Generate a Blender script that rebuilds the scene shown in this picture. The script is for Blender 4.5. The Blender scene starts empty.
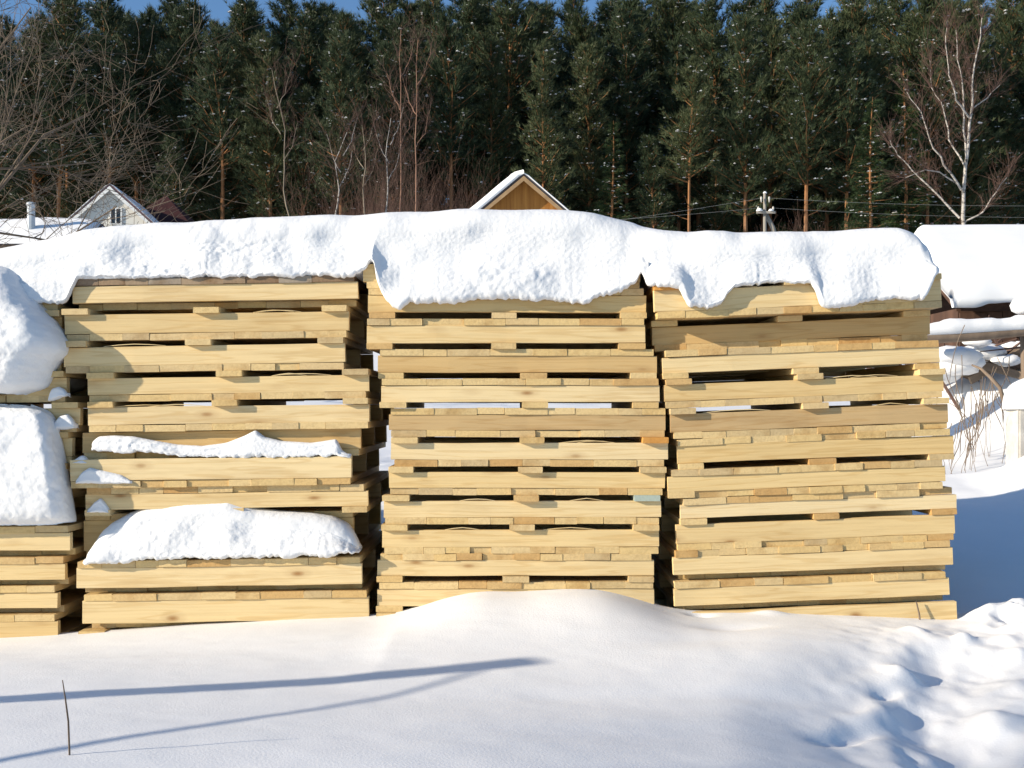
import bpy, bmesh, math, random
import numpy as np
from mathutils import Vector, Matrix, Euler
random.seed(7)
R = math.radians
scn = bpy.context.scene
COL = scn.collection

# ------------------------------------------------------------------ camera, sky, sun, exposure
FPX, HOR, CAMZ, CX = 1080.0, 408.0, 1.5, 512.0
cam = bpy.data.cameras.new('camera'); camo = bpy.data.objects.new('camera', cam); COL.objects.link(camo)
cam.sensor_width = 36.0; cam.lens = 36.0 * FPX / 1024.0
cam.shift_y = (HOR - 384.0) / 1024.0
cam.clip_end = 2000; cam.clip_start = 0.05
camo.location = (0, 0, CAMZ); camo.rotation_euler = (R(90), 0, 0)
scn.camera = camo
SUN_AZ, SUN_EL = 69.0, 19.5           # azimuth: degrees from the view axis, sun behind the left shoulder
sdir = Vector((-math.sin(R(SUN_AZ)) * math.cos(R(SUN_EL)), -math.cos(R(SUN_AZ)) * math.cos(R(SUN_EL)), math.sin(R(SUN_EL))))
w = bpy.data.worlds.new('World'); scn.world = w; w.use_nodes = True
nt = w.node_tree
sky = nt.nodes.new('ShaderNodeTexSky'); sky.sky_type = 'NISHITA'; sky.sun_disc = False
sky.sun_elevation = R(SUN_EL); sky.sun_rotation = math.atan2(sdir.x, sdir.y)
sky.altitude = 150; sky.air_density = 1.0; sky.dust_density = 0.3; sky.ozone_density = 1.6
bg = nt.nodes['Background']; bg.inputs['Strength'].default_value = 0.095
tint = nt.nodes.new('ShaderNodeMix'); tint.data_type = 'RGBA'; tint.blend_type = 'MULTIPLY'; tint.inputs[0].default_value = 1.0   # the camera's cold, saturated rendering of the winter sky
tint.inputs[7].default_value = (0.75, 0.97, 1.19, 1)
nt.links.new(sky.outputs[0], tint.inputs[6]); nt.links.new(tint.outputs[2], bg.inputs['Color'])
sl = bpy.data.lights.new('sun', 'SUN'); sl.energy = 5.0; sl.angle = R(0.5); sl.color = (1.0, 0.885, 0.71)
so = bpy.data.objects.new('sun', sl); COL.objects.link(so)
so.rotation_euler = sdir.to_track_quat('Z', 'Y').to_euler(); so.location = sdir * 60
scn.view_settings.view_transform = 'Standard'; scn.view_settings.look = 'None'
scn.view_settings.exposure = 0.50; scn.view_settings.gamma = 1.0

def P(px, py, Y):
    return Vector(((px - CX) / FPX * Y, Y, CAMZ - (py - HOR) / FPX * Y))

# ------------------------------------------------------------------ helpers
def _h(ix, iy, iz, s):
    n = (ix.astype(np.int64) * 374761393 + iy.astype(np.int64) * 668265263 + iz.astype(np.int64) * 2147483647 + s * 974634777) & 0xffffffff
    n = ((n ^ (n >> 13)) * 1274126177) & 0xffffffff
    n = (n ^ (n >> 16)) & 0xffffffff
    return n / 4294967295.0 * 2 - 1
def vnoise(x, y, z=0.0, s=0):
    x = np.asarray(x, float); y = np.asarray(y, float) + 0 * x; z = np.asarray(z, float) + 0 * x
    ix, iy, iz = np.floor(x), np.floor(y), np.floor(z)
    fx, fy, fz = x - ix, y - iy, z - iz
    ux, uy, uz = [f * f * f * (f * (f * 6 - 15) + 10) for f in (fx, fy, fz)]
    r = 0
    for dz in (0, 1):
        for dy in (0, 1):
            for dx in (0, 1):
                r = r + _h(ix + dx, iy + dy, iz + dz, s) * (ux if dx else 1 - ux) * (uy if dy else 1 - uy) * (uz if dz else 1 - uz)
    return r
def fbm(x, y, z=0.0, o=4, s=0, g=0.5):
    a, t, f = 1.0, 0, 1.0
    for i in range(o):
        t = t + a * vnoise(np.asarray(x) * f, np.asarray(y) * f, np.asarray(z) * f, s + i * 17)
        a *= g; f *= 2.03
    return t

def mesh(name, v, f, mat=None, smooth=False):
    m = bpy.data.meshes.new(name)
    m.from_pydata([tuple(p) for p in v], [], [tuple(q) for q in f]); m.update()
    if smooth: m.polygons.foreach_set('use_smooth', [True] * len(m.polygons))
    if mat is not None: m.materials.append(mat)
    return m
def obj(name, m, parent=None, loc=(0, 0, 0), rot=(0, 0, 0), scale=(1, 1, 1)):
    o = bpy.data.objects.new(name, m); COL.objects.link(o)
    o.location = loc; o.rotation_euler = rot; o.scale = scale
    if parent is not None: o.parent = parent
    return o
def tag(o, label=None, cat=None, group=None, kind=None):
    if label: o['label'] = label
    if cat: o['category'] = cat
    if group: o['group'] = group
    if kind: o['kind'] = kind
    return o
def thing(name, label, cat, loc=(0, 0, 0), rot=(0, 0, 0), group=None):
    o = obj(name, None, None, loc, rot); o.empty_display_size = 0.1
    return tag(o, label, cat, group)

class MB:
    def __init__(s): s.v = []; s.f = []
    def add(s, v, f):
        b = len(s.v); s.v += [tuple(p) for p in v]; s.f += [tuple(i + b for i in q) for q in f]
    def box(s, x0, x1, y0, y1, z0, z1):
        s.add([(x0,y0,z0),(x1,y0,z0),(x1,y1,z0),(x0,y1,z0),(x0,y0,z1),(x1,y0,z1),(x1,y1,z1),(x0,y1,z1)],
              [(0,3,2,1),(4,5,6,7),(0,1,5,4),(1,2,6,5),(2,3,7,6),(3,0,4,7)])
    def tube(s, pts, rad, n=6, cap=True):
        pts = [Vector(p) for p in pts]; b = len(s.v); k = len(pts)
        ref = None
        for i, p in enumerate(pts):
            d = (pts[min(i+1, k-1)] - pts[max(i-1, 0)])
            if d.length < 1e-9: d = Vector((0,0,1))
            d.normalize()
            if ref is None: ref = d.orthogonal().normalized()
            ref = (ref - d * ref.dot(d))
            ref = ref.normalized() if ref.length > 1e-6 else d.orthogonal().normalized()
            q = d.cross(ref)
            for j in range(n):
                a = 2 * math.pi * j / n
                s.v.append(tuple(p + (ref * math.cos(a) + q * math.sin(a)) * rad[i]))
        for i in range(k - 1):
            for j in range(n):
                s.f.append((b+i*n+j, b+i*n+(j+1)%n, b+(i+1)*n+(j+1)%n, b+(i+1)*n+j))
        if cap and n > 2:
            s.f.append(tuple(b+j for j in reversed(range(n)))); s.f.append(tuple(b+(k-1)*n+j for j in range(n)))
    def build(s, name, mat, smooth=False): return mesh(name, s.v, s.f, mat, smooth)

# ------------------------------------------------------------------ materials
def new_mat(name, rough=0.7, spec=0.3):
    m = bpy.data.materials.new(name); m.use_nodes = True
    b = m.node_tree.nodes['Principled BSDF']; b.inputs['Roughness'].default_value = rough
    b.inputs['Specular IOR Level'].default_value = spec
    return m, m.node_tree, b
def N(t, ty, **k):
    n = t.nodes.new(ty)
    for a, v in k.items(): setattr(n, a, v)
    return n
def L(t, a, b): t.links.new(a, b)
def ramp(t, fac, stops, interp='LINEAR'):
    r = N(t, 'ShaderNodeValToRGB'); r.color_ramp.interpolation = interp
    e = r.color_ramp.elements
    while len(e) < len(stops): e.new(0.5)
    for i, (p, c) in enumerate(stops): e[i].position = p; e[i].color = (*c, 1)
    L(t, fac, r.inputs[0]); return r
def coords(t, scale, rnd=True):
    tc = N(t, 'ShaderNodeTexCoord'); oi = N(t, 'ShaderNodeObjectInfo')
    mp = N(t, 'ShaderNodeMapping'); mp.inputs['Scale'].default_value = scale
    if rnd:
        mu = N(t, 'ShaderNodeVectorMath', operation='MULTIPLY_ADD')
        L(t, oi.outputs['Random'], mu.inputs[0]); mu.inputs[1].default_value = (37.0, 53.0, 71.0)
        L(t, tc.outputs['Object'], mu.inputs[2]); L(t, mu.outputs[0], mp.inputs[0])
    else: L(t, tc.outputs['Object'], mp.inputs[0])
    return mp, oi, tc
def noise(t, vec, scale, detail=4, rough=0.55):
    n = N(t, 'ShaderNodeTexNoise'); n.inputs['Scale'].default_value = scale
    n.inputs['Detail'].default_value = detail; n.inputs['Roughness'].default_value = rough
    L(t, vec, n.inputs['Vector']); return n
def mix(t, fac, a, b, mode='MIX'):
    m = N(t, 'ShaderNodeMix', data_type='RGBA', blend_type=mode)
    if isinstance(fac, (int, float)): m.inputs[0].default_value = fac
    else: L(t, fac, m.inputs[0])
    for i, c in ((6, a), (7, b)):
        if isinstance(c, tuple): m.inputs[i].default_value = (*c, 1)
        else: L(t, c, m.inputs[i])
    return m.outputs[2]
def bump(t, b, h, strength=0.3, dist=0.01):
    n = N(t, 'ShaderNodeBump'); n.inputs['Strength'].default_value = strength; n.inputs['Distance'].default_value = dist
    L(t, h, n.inputs['Height']); L(t, n.outputs[0], b.inputs['Normal'])

def wood_mat(name, axis, cols, end=False, knots=True, dirt=0.25):
    m, t, b = new_mat(name, 0.68, 0.25)
    st = [95, 95, 95]; st[axis] = 2.2
    mp, oi, tc = coords(t, st)
    base = ramp(t, oi.outputs['Random'], [(i / max(1, len(cols) - 1), c) for i, c in enumerate(cols)], 'LINEAR')
    # growth-ring figure: distorted bands across the face, stretched along the board
    st4 = [16, 16, 16]; st4[axis] = 0.9
    mp4, _, _ = coords(t, st4)
    nw = noise(t, mp4.outputs[0], 1.0, 3, 0.5)
    sc = N(t, 'ShaderNodeMath', operation='MULTIPLY'); L(t, nw.outputs[0], sc.inputs[0]); sc.inputs[1].default_value = 46.0
    sn_ = N(t, 'ShaderNodeMath', operation='SINE'); L(t, sc.outputs[0], sn_.inputs[0])
    gr = ramp(t, sn_.outputs[0], [(0.0, (1, 1, 1)), (0.55, (1, 1, 1)), (1.0, (0.80, 0.70, 0.55))])
    n1 = noise(t, mp.outputs[0], 1.0, 4, 0.6)
    g = ramp(t, n1.outputs[0], [(0.3, (0.72, 0.68, 0.62)), (0.55, (1, 1, 1)), (0.75, (1.06, 1.04, 1.0))])
    c = mix(t, 0.4, base.outputs[0], g.outputs[0], 'MULTIPLY')
    if axis == 0: c = mix(t, 0.45, c, gr.outputs[0], 'MULTIPLY')
    st2 = [7, 7, 7]; st2[axis] = 1.3
    mp2, _, _ = coords(t, st2)
    n2 = noise(t, mp2.outputs[0], 1.0, 4, 0.65)
    g2 = ramp(t, n2.outputs[0], [(0.30, (0.66, 0.55, 0.42)), (0.48, (1, 1, 1)), (0.7, (1.05, 1.03, 0.98))])
    c = mix(t, min(1.0, dirt * 1.8), c, g2.outputs[0], 'MULTIPLY')
    if end:   # saw-cut board ends: blotches and checks
        mp5, _, _ = coords(t, (22, 3, 80))
        n5 = noise(t, mp5.outputs[0], 1.0, 4, 0.7)
        g5 = ramp(t, n5.outputs[0], [(0.32, (0.62, 0.54, 0.46)), (0.5, (1, 1, 1)), (0.7, (1.05, 1.02, 0.96))])
        c = mix(t, 0.3, c, g5.outputs[0], 'MULTIPLY')
    if knots:
        st3 = [13, 13, 13]; st3[axis] = 5.0
        mp3, _, _ = coords(t, st3)
        vo = N(t, 'ShaderNodeTexVoronoi'); vo.inputs['Scale'].default_value = 0.8; L(t, mp3.outputs[0], vo.inputs['Vector'])
        ks = N(t, 'ShaderNodeSeparateColor'); L(t, vo.outputs['Color'], ks.inputs[0])
        kt = N(t, 'ShaderNodeMath', operation='GREATER_THAN'); L(t, ks.outputs[0], kt.inputs[0]); kt.inputs[1].default_value = 0.45
        kr = ramp(t, vo.outputs['Distance'], [(0.03, (1, 1, 1)), (0.09, (0.6, 0.6, 0.6)), (0.13, (0.25, 0.25, 0.25)), (0.27, (0, 0, 0))])
        km = N(t, 'ShaderNodeMath', operation='MULTIPLY'); L(t, kr.outputs[0], km.inputs[0]); L(t, kt.outputs[0], km.inputs[1])
        km2 = N(t, 'ShaderNodeMath', operation='MULTIPLY'); L(t, km.outputs[0], km2.inputs[0]); km2.inputs[1].default_value = 0.9
        c = mix(t, km2.outputs[0], c, (0.30, 0.15, 0.05))
    L(t, c, b.inputs['Base Color'])
    bump(t, b, n1.outputs[0], 0.5, 0.003)
    return m
M = {}
PINE = [(0.724, 0.551, 0.291), (0.683, 0.498, 0.232), (0.745, 0.593, 0.346), (0.632, 0.451, 0.205), (0.724, 0.561, 0.303), (0.694, 0.524, 0.270), (0.745, 0.582, 0.324), (0.663, 0.488, 0.238)]
M['stringer'] = wood_mat('sawn_pine', 0, PINE, dirt=0.22)
M['stringer_aged_shade'] = wood_mat('aged_and_shade_pine', 0, [(0.54, 0.36, 0.16), (0.58, 0.40, 0.18), (0.50, 0.345, 0.17)], dirt=0.4)  # browner pine: aged boards, also shade painted into one recessed pallet
ENDS = [(0.653, 0.481, 0.227), (0.612, 0.434, 0.192), (0.663, 0.501, 0.259), (0.592, 0.434, 0.223), (0.653, 0.471, 0.212), (0.510, 0.310, 0.119), (0.643, 0.476, 0.233), (0.663, 0.492, 0.243), (0.510, 0.383, 0.207), (0.653, 0.476, 0.217)]
M['deck'] = wood_mat('board_pine', 1, ENDS, True, knots=False, dirt=0.35)
M['weathered'] = wood_mat('weathered_board', 1, [(0.28, 0.20, 0.13), (0.36, 0.27, 0.18), (0.22, 0.14, 0.08), (0.33, 0.28, 0.22)], knots=False, dirt=0.6)
M['orange_wood'] = wood_mat('orange_board', 1, [(0.62, 0.30, 0.06), (0.58, 0.28, 0.07)], knots=False)
M['blue_wood'] = wood_mat('blue_stained_board', 1, [(0.36, 0.42, 0.36), (0.38, 0.44, 0.38)], knots=False)

def snow_mat(name, s1=60, s2=400, st=0.25, k=1.0):
    m, t, b = new_mat(name, 0.75, 0.25)
    mp, oi, tc = coords(t, (1, 1, 1), False)
    n1 = noise(t, mp.outputs[0], s1, 5, 0.6)
    n2 = noise(t, mp.outputs[0], 3.0, 3)
    c = ramp(t, n2.outputs[0], [(0.3, (0.79 * k, 0.80 * k, 0.815 * k)), (0.7, (0.83 * k, 0.83 * k, 0.835 * k))])
    L(t, c.outputs[0], b.inputs['Base Color'])
    bump(t, b, n1.outputs[0], st, 0.006)
    return m
M['snow'] = snow_mat('crumbly_snow', 55, 400, 0.45, 0.93)
M['ground_snow'] = snow_mat('smooth_snow', 130, 300, 0.22)
M['far_snow'] = snow_mat('far_snow', 6, 30, 0.1)

def plain(name, c1, c2, scale=(3, 3, 3), rough=0.8, st=0.2):
    m, t, b = new_mat(name, rough, 0.2)
    mp, oi, tc = coords(t, scale)
    n = noise(t, mp.outputs[0], 1.0, 4)
    c = ramp(t, n.outputs[0], [(0.3, c1), (0.7, c2)])
    L(t, c.outputs[0], b.inputs['Base Color']); bump(t, b, n.outputs[0], st, 0.02)
    return m
def needle(name, cols):
    m, t, b = new_mat(name, 0.6, 0.25)
    geo = N(t, 'ShaderNodeNewGeometry'); oi = N(t, 'ShaderNodeObjectInfo')
    ad = N(t, 'ShaderNodeMath', operation='MULTIPLY_ADD'); L(t, oi.outputs['Random'], ad.inputs[0]); ad.inputs[1].default_value = 0.45
    mu = N(t, 'ShaderNodeMath', operation='MULTIPLY'); L(t, geo.outputs['Random Per Island'], mu.inputs[0]); mu.inputs[1].default_value = 0.55
    L(t, mu.outputs[0], ad.inputs[2])
    c = ramp(t, ad.outputs[0], [(i / (len(cols) - 1), k) for i, k in enumerate(cols)])
    L(t, c.outputs[0], b.inputs['Base Color'])
    return m
M['needle'] = needle('pine_needle', [(0.025, 0.043, 0.022), (0.043, 0.062, 0.028), (0.082, 0.092, 0.038)])
M['spruce'] = needle('spruce_needle', [(0.018, 0.034, 0.014), (0.030, 0.055, 0.018), (0.045, 0.070, 0.020)])
def pine_bark():
    m, t, b = new_mat('pine_bark', 0.85, 0.15)
    mp, oi, tc = coords(t, (2.2, 2.2, 0.9))
    sx = N(t, 'ShaderNodeSeparateXYZ'); L(t, tc.outputs['Object'], sx.inputs[0])
    mr = N(t, 'ShaderNodeMapRange'); L(t, sx.outputs[2], mr.inputs[0]); mr.inputs[1].default_value = 1.0; mr.inputs[2].default_value = 9.0
    n = noise(t, mp.outputs[0], 1.5, 4)
    up = ramp(t, n.outputs[0], [(0.3, (0.20, 0.09, 0.04)), (0.7, (0.36, 0.18, 0.08))])
    lo = ramp(t, n.outputs[0], [(0.3, (0.08, 0.055, 0.045)), (0.7, (0.21, 0.14, 0.10))])
    L(t, mix(t, mr.outputs[0], lo.outputs[0], up.outputs[0]), b.inputs['Base Color'])
    bump(t, b, n.outputs[0], 0.5, 0.05); return m
M['pine_bark'] = pine_bark()
def birch_bark():
    m, t, b = new_mat('birch_bark', 0.7, 0.2)
    mp, oi, tc = coords(t, (2.0, 2.0, 5.0))
    n = noise(t, mp.outputs[0], 1.6, 4, 0.7)
    c = ramp(t, n.outputs[0], [(0.36, (0.06, 0.05, 0.045)), (0.46, (0.34, 0.31, 0.28)), (0.7, (0.55, 0.51, 0.47))])
    L(t, c.outputs[0], b.inputs['Base Color']); return m
M['birch_bark'] = birch_bark()
M['aspen_bark'] = plain('grey_green_bark', (0.16, 0.13, 0.10), (0.34, 0.28, 0.21), (3, 3, 1))
M['red_bark'] = plain('reddish_bark', (0.20, 0.11, 0.075), (0.34, 0.20, 0.14), (3, 3, 1))
M['twig'] = plain('red_brown_twig', (0.075, 0.045, 0.036), (0.14, 0.085, 0.068))
M['grey_twig'] = plain('grey_brown_twig', (0.085, 0.062, 0.045), (0.19, 0.145, 0.105))
M['dry_stem'] = plain('dry_weed', (0.13, 0.095, 0.07), (0.25, 0.19, 0.14))
M['plaster'] = plain('cream_board_wall', (0.70, 0.67, 0.60), (0.75, 0.72, 0.65), (8, 8, 0.6))
M['orange_plank'] = plain('varnished_plank', (0.30, 0.12, 0.028), (0.46, 0.21, 0.05), (9, 9, 0.5))
M['grey_plank'] = plain('old_grey_plank', (0.13, 0.095, 0.07), (0.24, 0.18, 0.13), (9, 9, 0.6))
M['dark_plank'] = plain('dark_plank', (0.05, 0.028, 0.02), (0.11, 0.06, 0.04), (9, 9, 0.6))
M['fascia'] = plain('fascia_board', (0.30, 0.19, 0.10), (0.42, 0.28, 0.15))
M['roof_dark'] = plain('dark_roofing', (0.05, 0.045, 0.05), (0.09, 0.08, 0.085))
M['roof_violet'] = plain('violet_metal_roof', (0.13, 0.08, 0.10), (0.18, 0.11, 0.13))
M['roof_red'] = plain('maroon_metal_roof', (0.032, 0.011, 0.011), (0.048, 0.017, 0.016))
M['white_paint'] = plain('white_paint', (0.72, 0.72, 0.70), (0.8, 0.8, 0.78))
M['concrete'] = plain('pale_concrete', (0.42, 0.40, 0.36), (0.60, 0.57, 0.52), (14, 14, 14))
M['pole_wood'] = plain('bleached_pole', (0.22, 0.20, 0.17), (0.34, 0.31, 0.27), (6, 6, 1))
M['metal'] = plain('galvanised', (0.38, 0.42, 0.46), (0.5, 0.54, 0.58), (5, 5, 5), 0.5)
M['wire'] = plain('aluminium_wire', (0.22, 0.23, 0.23), (0.32, 0.33, 0.33))
mg, tg, bgl = new_mat('window_glass', 0.08, 0.5); bgl.inputs['Base Color'].default_value = (0.02, 0.025, 0.03, 1); M['glass'] = mg

# ------------------------------------------------------------------ the ground: one snow sheet
Y0 = 4.58                       # front face of the stacks
def gauss(X, Y, x, y, rx, ry, a, rot=0.0):
    c, s = math.cos(rot), math.sin(rot)
    u = (X - x) * c + (Y - y) * s; v = -(X - x) * s + (Y - y) * c
    return a * np.exp(-((u / rx) ** 2 + (v / ry) ** 2))
BASE_Z = 0.44
def ss(a, b, x):
    t = np.clip((np.asarray(x, float) - a) / (b - a), 0, 1); return t * t * (3 - 2 * t)
_fx = np.array([-400, 0, 60, 180, 300, 380, 415, 440, 480, 520, 560, 600, 640, 665, 700, 760, 860, 955, 1000, 1060, 1500])
_fy = np.array([660, 641, 638, 629, 622, 619, 612, 602, 594, 595, 592, 592, 602, 611, 616, 616, 619, 623, 622, 620, 620])
_fX = (_fx - CX) / FPX * 4.5; _fZ = CAMZ - (_fy - HOR) / FPX * 4.5
_sX = np.linspace(-4, 5, 400); _sZ = np.interp(_sX, _fX, _fZ); _k = np.hanning(13); _k /= _k.sum(); _sZ = np.convolve(np.pad(_sZ, 6, mode='edge'), _k, 'valid')
def ground_z(X, Y, fine=True):
    X = np.asarray(X, float); Y = np.asarray(Y, float)
    far = np.interp(Y, [5.7, 6.4, 7.5, 9.5, 12, 16, 24, 48, 80, 130, 300], [0.78, 0.88, 0.97, 1.03, 1.1, 1.36, 2.2, 6.0, 9.0, 12.5, 22.0])
    front_line = np.interp(X, _sX, _sZ)
    low = np.minimum(front_line, CAMZ - (614 - HOR) / FPX * 4.5)
    near = 0.595 + 0.05 * ss(0.6, -1.8, X) - 0.11 * ss(-0.3, 1.6, X) * ss(4.1, 2.9, Y)
    k = ss(3.25, 4.42, Y)
    z = near * (1 - k) + low * k + (front_line - low) * ss(3.75, 4.45, Y) ** 1.5
    z = z + 0.035 * ss(3.25, 2.5, Y) - 0.10 * ss(2.3, 1.4, Y)
    # trodden path falling away at the right
    s = X - (1.07 + 0.30 * (Y - 2.7) + 0.05 * np.sin(Y * 5.0))
    pm = ss(4.30, 3.85, Y)
    z = z + pm * (-0.06 * ss(-0.60, -0.05, s) - 0.065 * ss(-0.10, 0.10, s) + 0.06 * ss(0.14, 0.42, s))
    t = ss(4.75, 5.7, Y)
    z = z * (1 - t) + far * t
    z = z + gauss(X, Y, 3.9, 7.2, 0.5, 0.55, 0.42) + gauss(X, Y, 2.6, 7.7, 0.9, 0.35, 0.06) + gauss(X, Y, 4.6, 6.6, 0.7, 0.6, 0.22)
    z = z + gauss(X, Y, 5.2, 10.5, 1.7, 1.0, 0.92)
    z = z + ss(0, 30, Y - 14) * 0.25 * vnoise(X * 0.12, Y * 0.12, 0, 5)
    # drift ripples
    z = z + 0.012 * vnoise(X * 1.0 + 0.8 * Y, Y * 1.7, 0, 31) * ss(4.4, 3.9, Y) + 0.02 * vnoise(X * 0.9, Y * 1.1, 0, 32) * ss(4.6, 5.6, Y)
    if fine:
        z = z + 0.0012 * fbm(X * 6, Y * 8, 0, 3, 41)
        lump = ss(-0.55, 0.15, s) * ss(4.6, 4.3, Y)
        n = fbm(X * 3.4, Y * 3.4, 0, 4, 51)
        z = z + lump * (0.017 * n + 0.006 * fbm(X * 11, Y * 11, 0, 3, 57))
        edge = ss(1.85, 2.1, X) * ss(3.95, 4.15, Y) * ss(4.85, 4.55, Y)
        z = z + edge * (0.05 + 0.05 * fbm(X * 7, Y * 7, 0, 4, 61))
        for (px, py, rx, ry, a, r) in PRINTS:
            D = 0.92 * FPX / (py - HOR); x = (px - CX) / FPX * D
            z = z + gauss(X, Y, x, D, rx, ry, a, r)
        z = z + ss(6.0, 7.5, Y) * ss(16, 9, Y) * 0.03 * fbm(X * 2, Y * 2, 0, 3, 71)
    # the stacks stand on packed snow
    inside = ss(4.62, 4.68, Y) * ss(5.68, 5.60, Y) * ss(-4.0, -3.9, X) * ss(1.90, 1.86, X)
    z = z * (1 - inside) + (BASE_Z) * inside
    return z
PRINTS = [(850, 705, .035, .13, -.035, -.9), (875, 690, .05, .10, .022, -.9), (888, 675, .025, .07, -.025, -.9), (915, 640, .06, .05, .02, 0), (905, 665, .05, .04, .03, 0),
          (700, 628, .05, .04, -.022, 0), (735, 640, .14, .05, -.016, .2), (690, 655, .2, .08, -.010, .2), (770, 626, .07, .04, .015, 0), (965, 645, .05, .04, .03, 0),
          (990, 690, .10, .08, .04, 0), (985, 735, .07, .04, .05, .4), (1005, 760, .10, .05, -.03, .4), (1020, 655, .06, .05, .03, 0), (940, 735, .06, .05, -.02, 0),
          (640, 720, .5, .10, .008, .25), (560, 700, .4, .07, -.006, .25), (760, 690, .25, .06, -.010, .2), (870, 750, .05, .10, -.018, -.8), (930, 710, .04, .07, .02, 0)]
def axis(lo, f0, f1, hi, step, grow=1.12):
    a = list(np.arange(f0, f1 + 1e-6, step)); s = step; x = f1
    while x < hi: s *= grow; x += s; a.append(x)
    s = step; x = f0; b = []
    while x > lo: s *= grow; x -= s; b.append(x)
    return np.array(b[::-1] + a)
xs = axis(-260, -2.4, 2.7, 260, 0.018); ys = np.concatenate([np.arange(-30, 1.2, 2.0), np.arange(1.3, 2.2, 0.06), axis(2.22, 2.22, 4.75, 5.6, 0.015, 1.05), axis(5.9, 5.9, 9.0, 400, 0.05, 1.08)])
GX, GY = np.meshgrid(xs, ys); GZ = ground_z(GX, GY)
nx_, ny_ = len(xs), len(ys)
vv = np.stack([GX, GY, GZ], -1).reshape(-1, 3)
ii = (np.arange(ny_ - 1)[:, None] * nx_ + np.arange(nx_ - 1)[None, :]).ravel()
ff = np.stack([ii, ii + 1, ii + nx_ + 1, ii + nx_], -1)
gm = mesh('snow_ground', vv.tolist(), ff.tolist(), M['ground_snow'], True)
tag(obj('snow_ground', gm), 'smooth drifted snow covering the ground around the pallet stacks', None, None, 'structure')
def ground_hit(px, py):
    d = 2.0
    for st_ in (0.1, 0.01, 0.001):
        while d < 60:
            p = P(px, py, d)
            if p.z < gz(p.x, p.y): break
            d += st_
        d -= st_
    return P(px, py, d)
def gz(x, y): return float(ground_z(np.array([x]), np.array([y]))[0])

# ------------------------------------------------------------------ pallets
def board(name, lx, ly, lz, axis, mat, seed, ch=0.0016, seg=2, warp=0.0012):
    """sawn board: chamfered cross-section swept along axis with slightly uneven edges, centred in x, from y 0, centred in z"""
    rnd = random.Random(seed)
    dims = [lx, ly, lz]; Ln = dims[axis]
    a, b = [(1, 2), (0, 2)][0 if axis == 0 else 1]
    A, B = dims[a] / 2, dims[b] / 2
    prof = [(-A+ch, -B), (A-ch, -B), (A, -B+ch), (A, B-ch), (A-ch, B), (-A+ch, B), (-A, B-ch), (-A, -B+ch)]
    v, f = [], []
    for i in range(seg + 1):
        t = -Ln/2 + Ln * i / seg
        da, db = rnd.uniform(-warp, warp), rnd.uniform(-warp, warp)
        for (p, q) in prof:
            c = [0, 0, 0]; c[axis] = t + rnd.uniform(-warp, warp) * 0.5; c[a] = p + da; c[b] = q + db
            v.append(c)
    for i in range(seg):
        for j in range(8):
            f.append((i*8+j, i*8+(j+1) % 8, (i+1)*8+(j+1) % 8, (i+1)*8+j))
    f.append(tuple(reversed(range(8)))); f.append(tuple(seg*8+j for j in range(8)))
    if axis == 1: f = [tuple(reversed(q)) for q in f]
    v = [(p[0], p[1] + ly/2, p[2]) for p in v]
    return mesh(name, v, f, mat)
DEPTH = 0.98
STR = [board('stringer', 1.19, 0.032, 0.078, 0, M['stringer'], 10+i, seg=4, warp=0.0028) for i in range(6)]
STR_AGED_SHADE = [board('stringer', 1.19, 0.032, 0.078, 0, M['stringer_aged_shade'], 20+i, seg=4, warp=0.0028) for i in range(3)]
DW = [0.100, 0.118, 0.145, 0.185]
DCK = {w_: [board('deck_board', w_, DEPTH, 0.027, 1, M['deck'], 40+i*7+int(w_*1000)) for i in range(2)] for w_ in DW}
DCKW = {w_: [board('deck_board', w_, DEPTH, 0.027, 1, M['weathered'], 80+i*7+int(w_*1000)) for i in range(2)] for w_ in DW}
BAT = [board('bottom_board', 0.11, DEPTH, 0.025, 1, M['deck'], 120+i) for i in range(4)]
BATC = {'orange': board('bottom_board', 0.11, DEPTH, 0.025, 1, M['orange_wood'], 130), 'blue': board('bottom_board', 0.11, DEPTH, 0.025, 1, M['blue_wood'], 131),
        'weathered': board('bottom_board', 0.11, DEPTH, 0.025, 1, M['weathered'], 132)}
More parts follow.
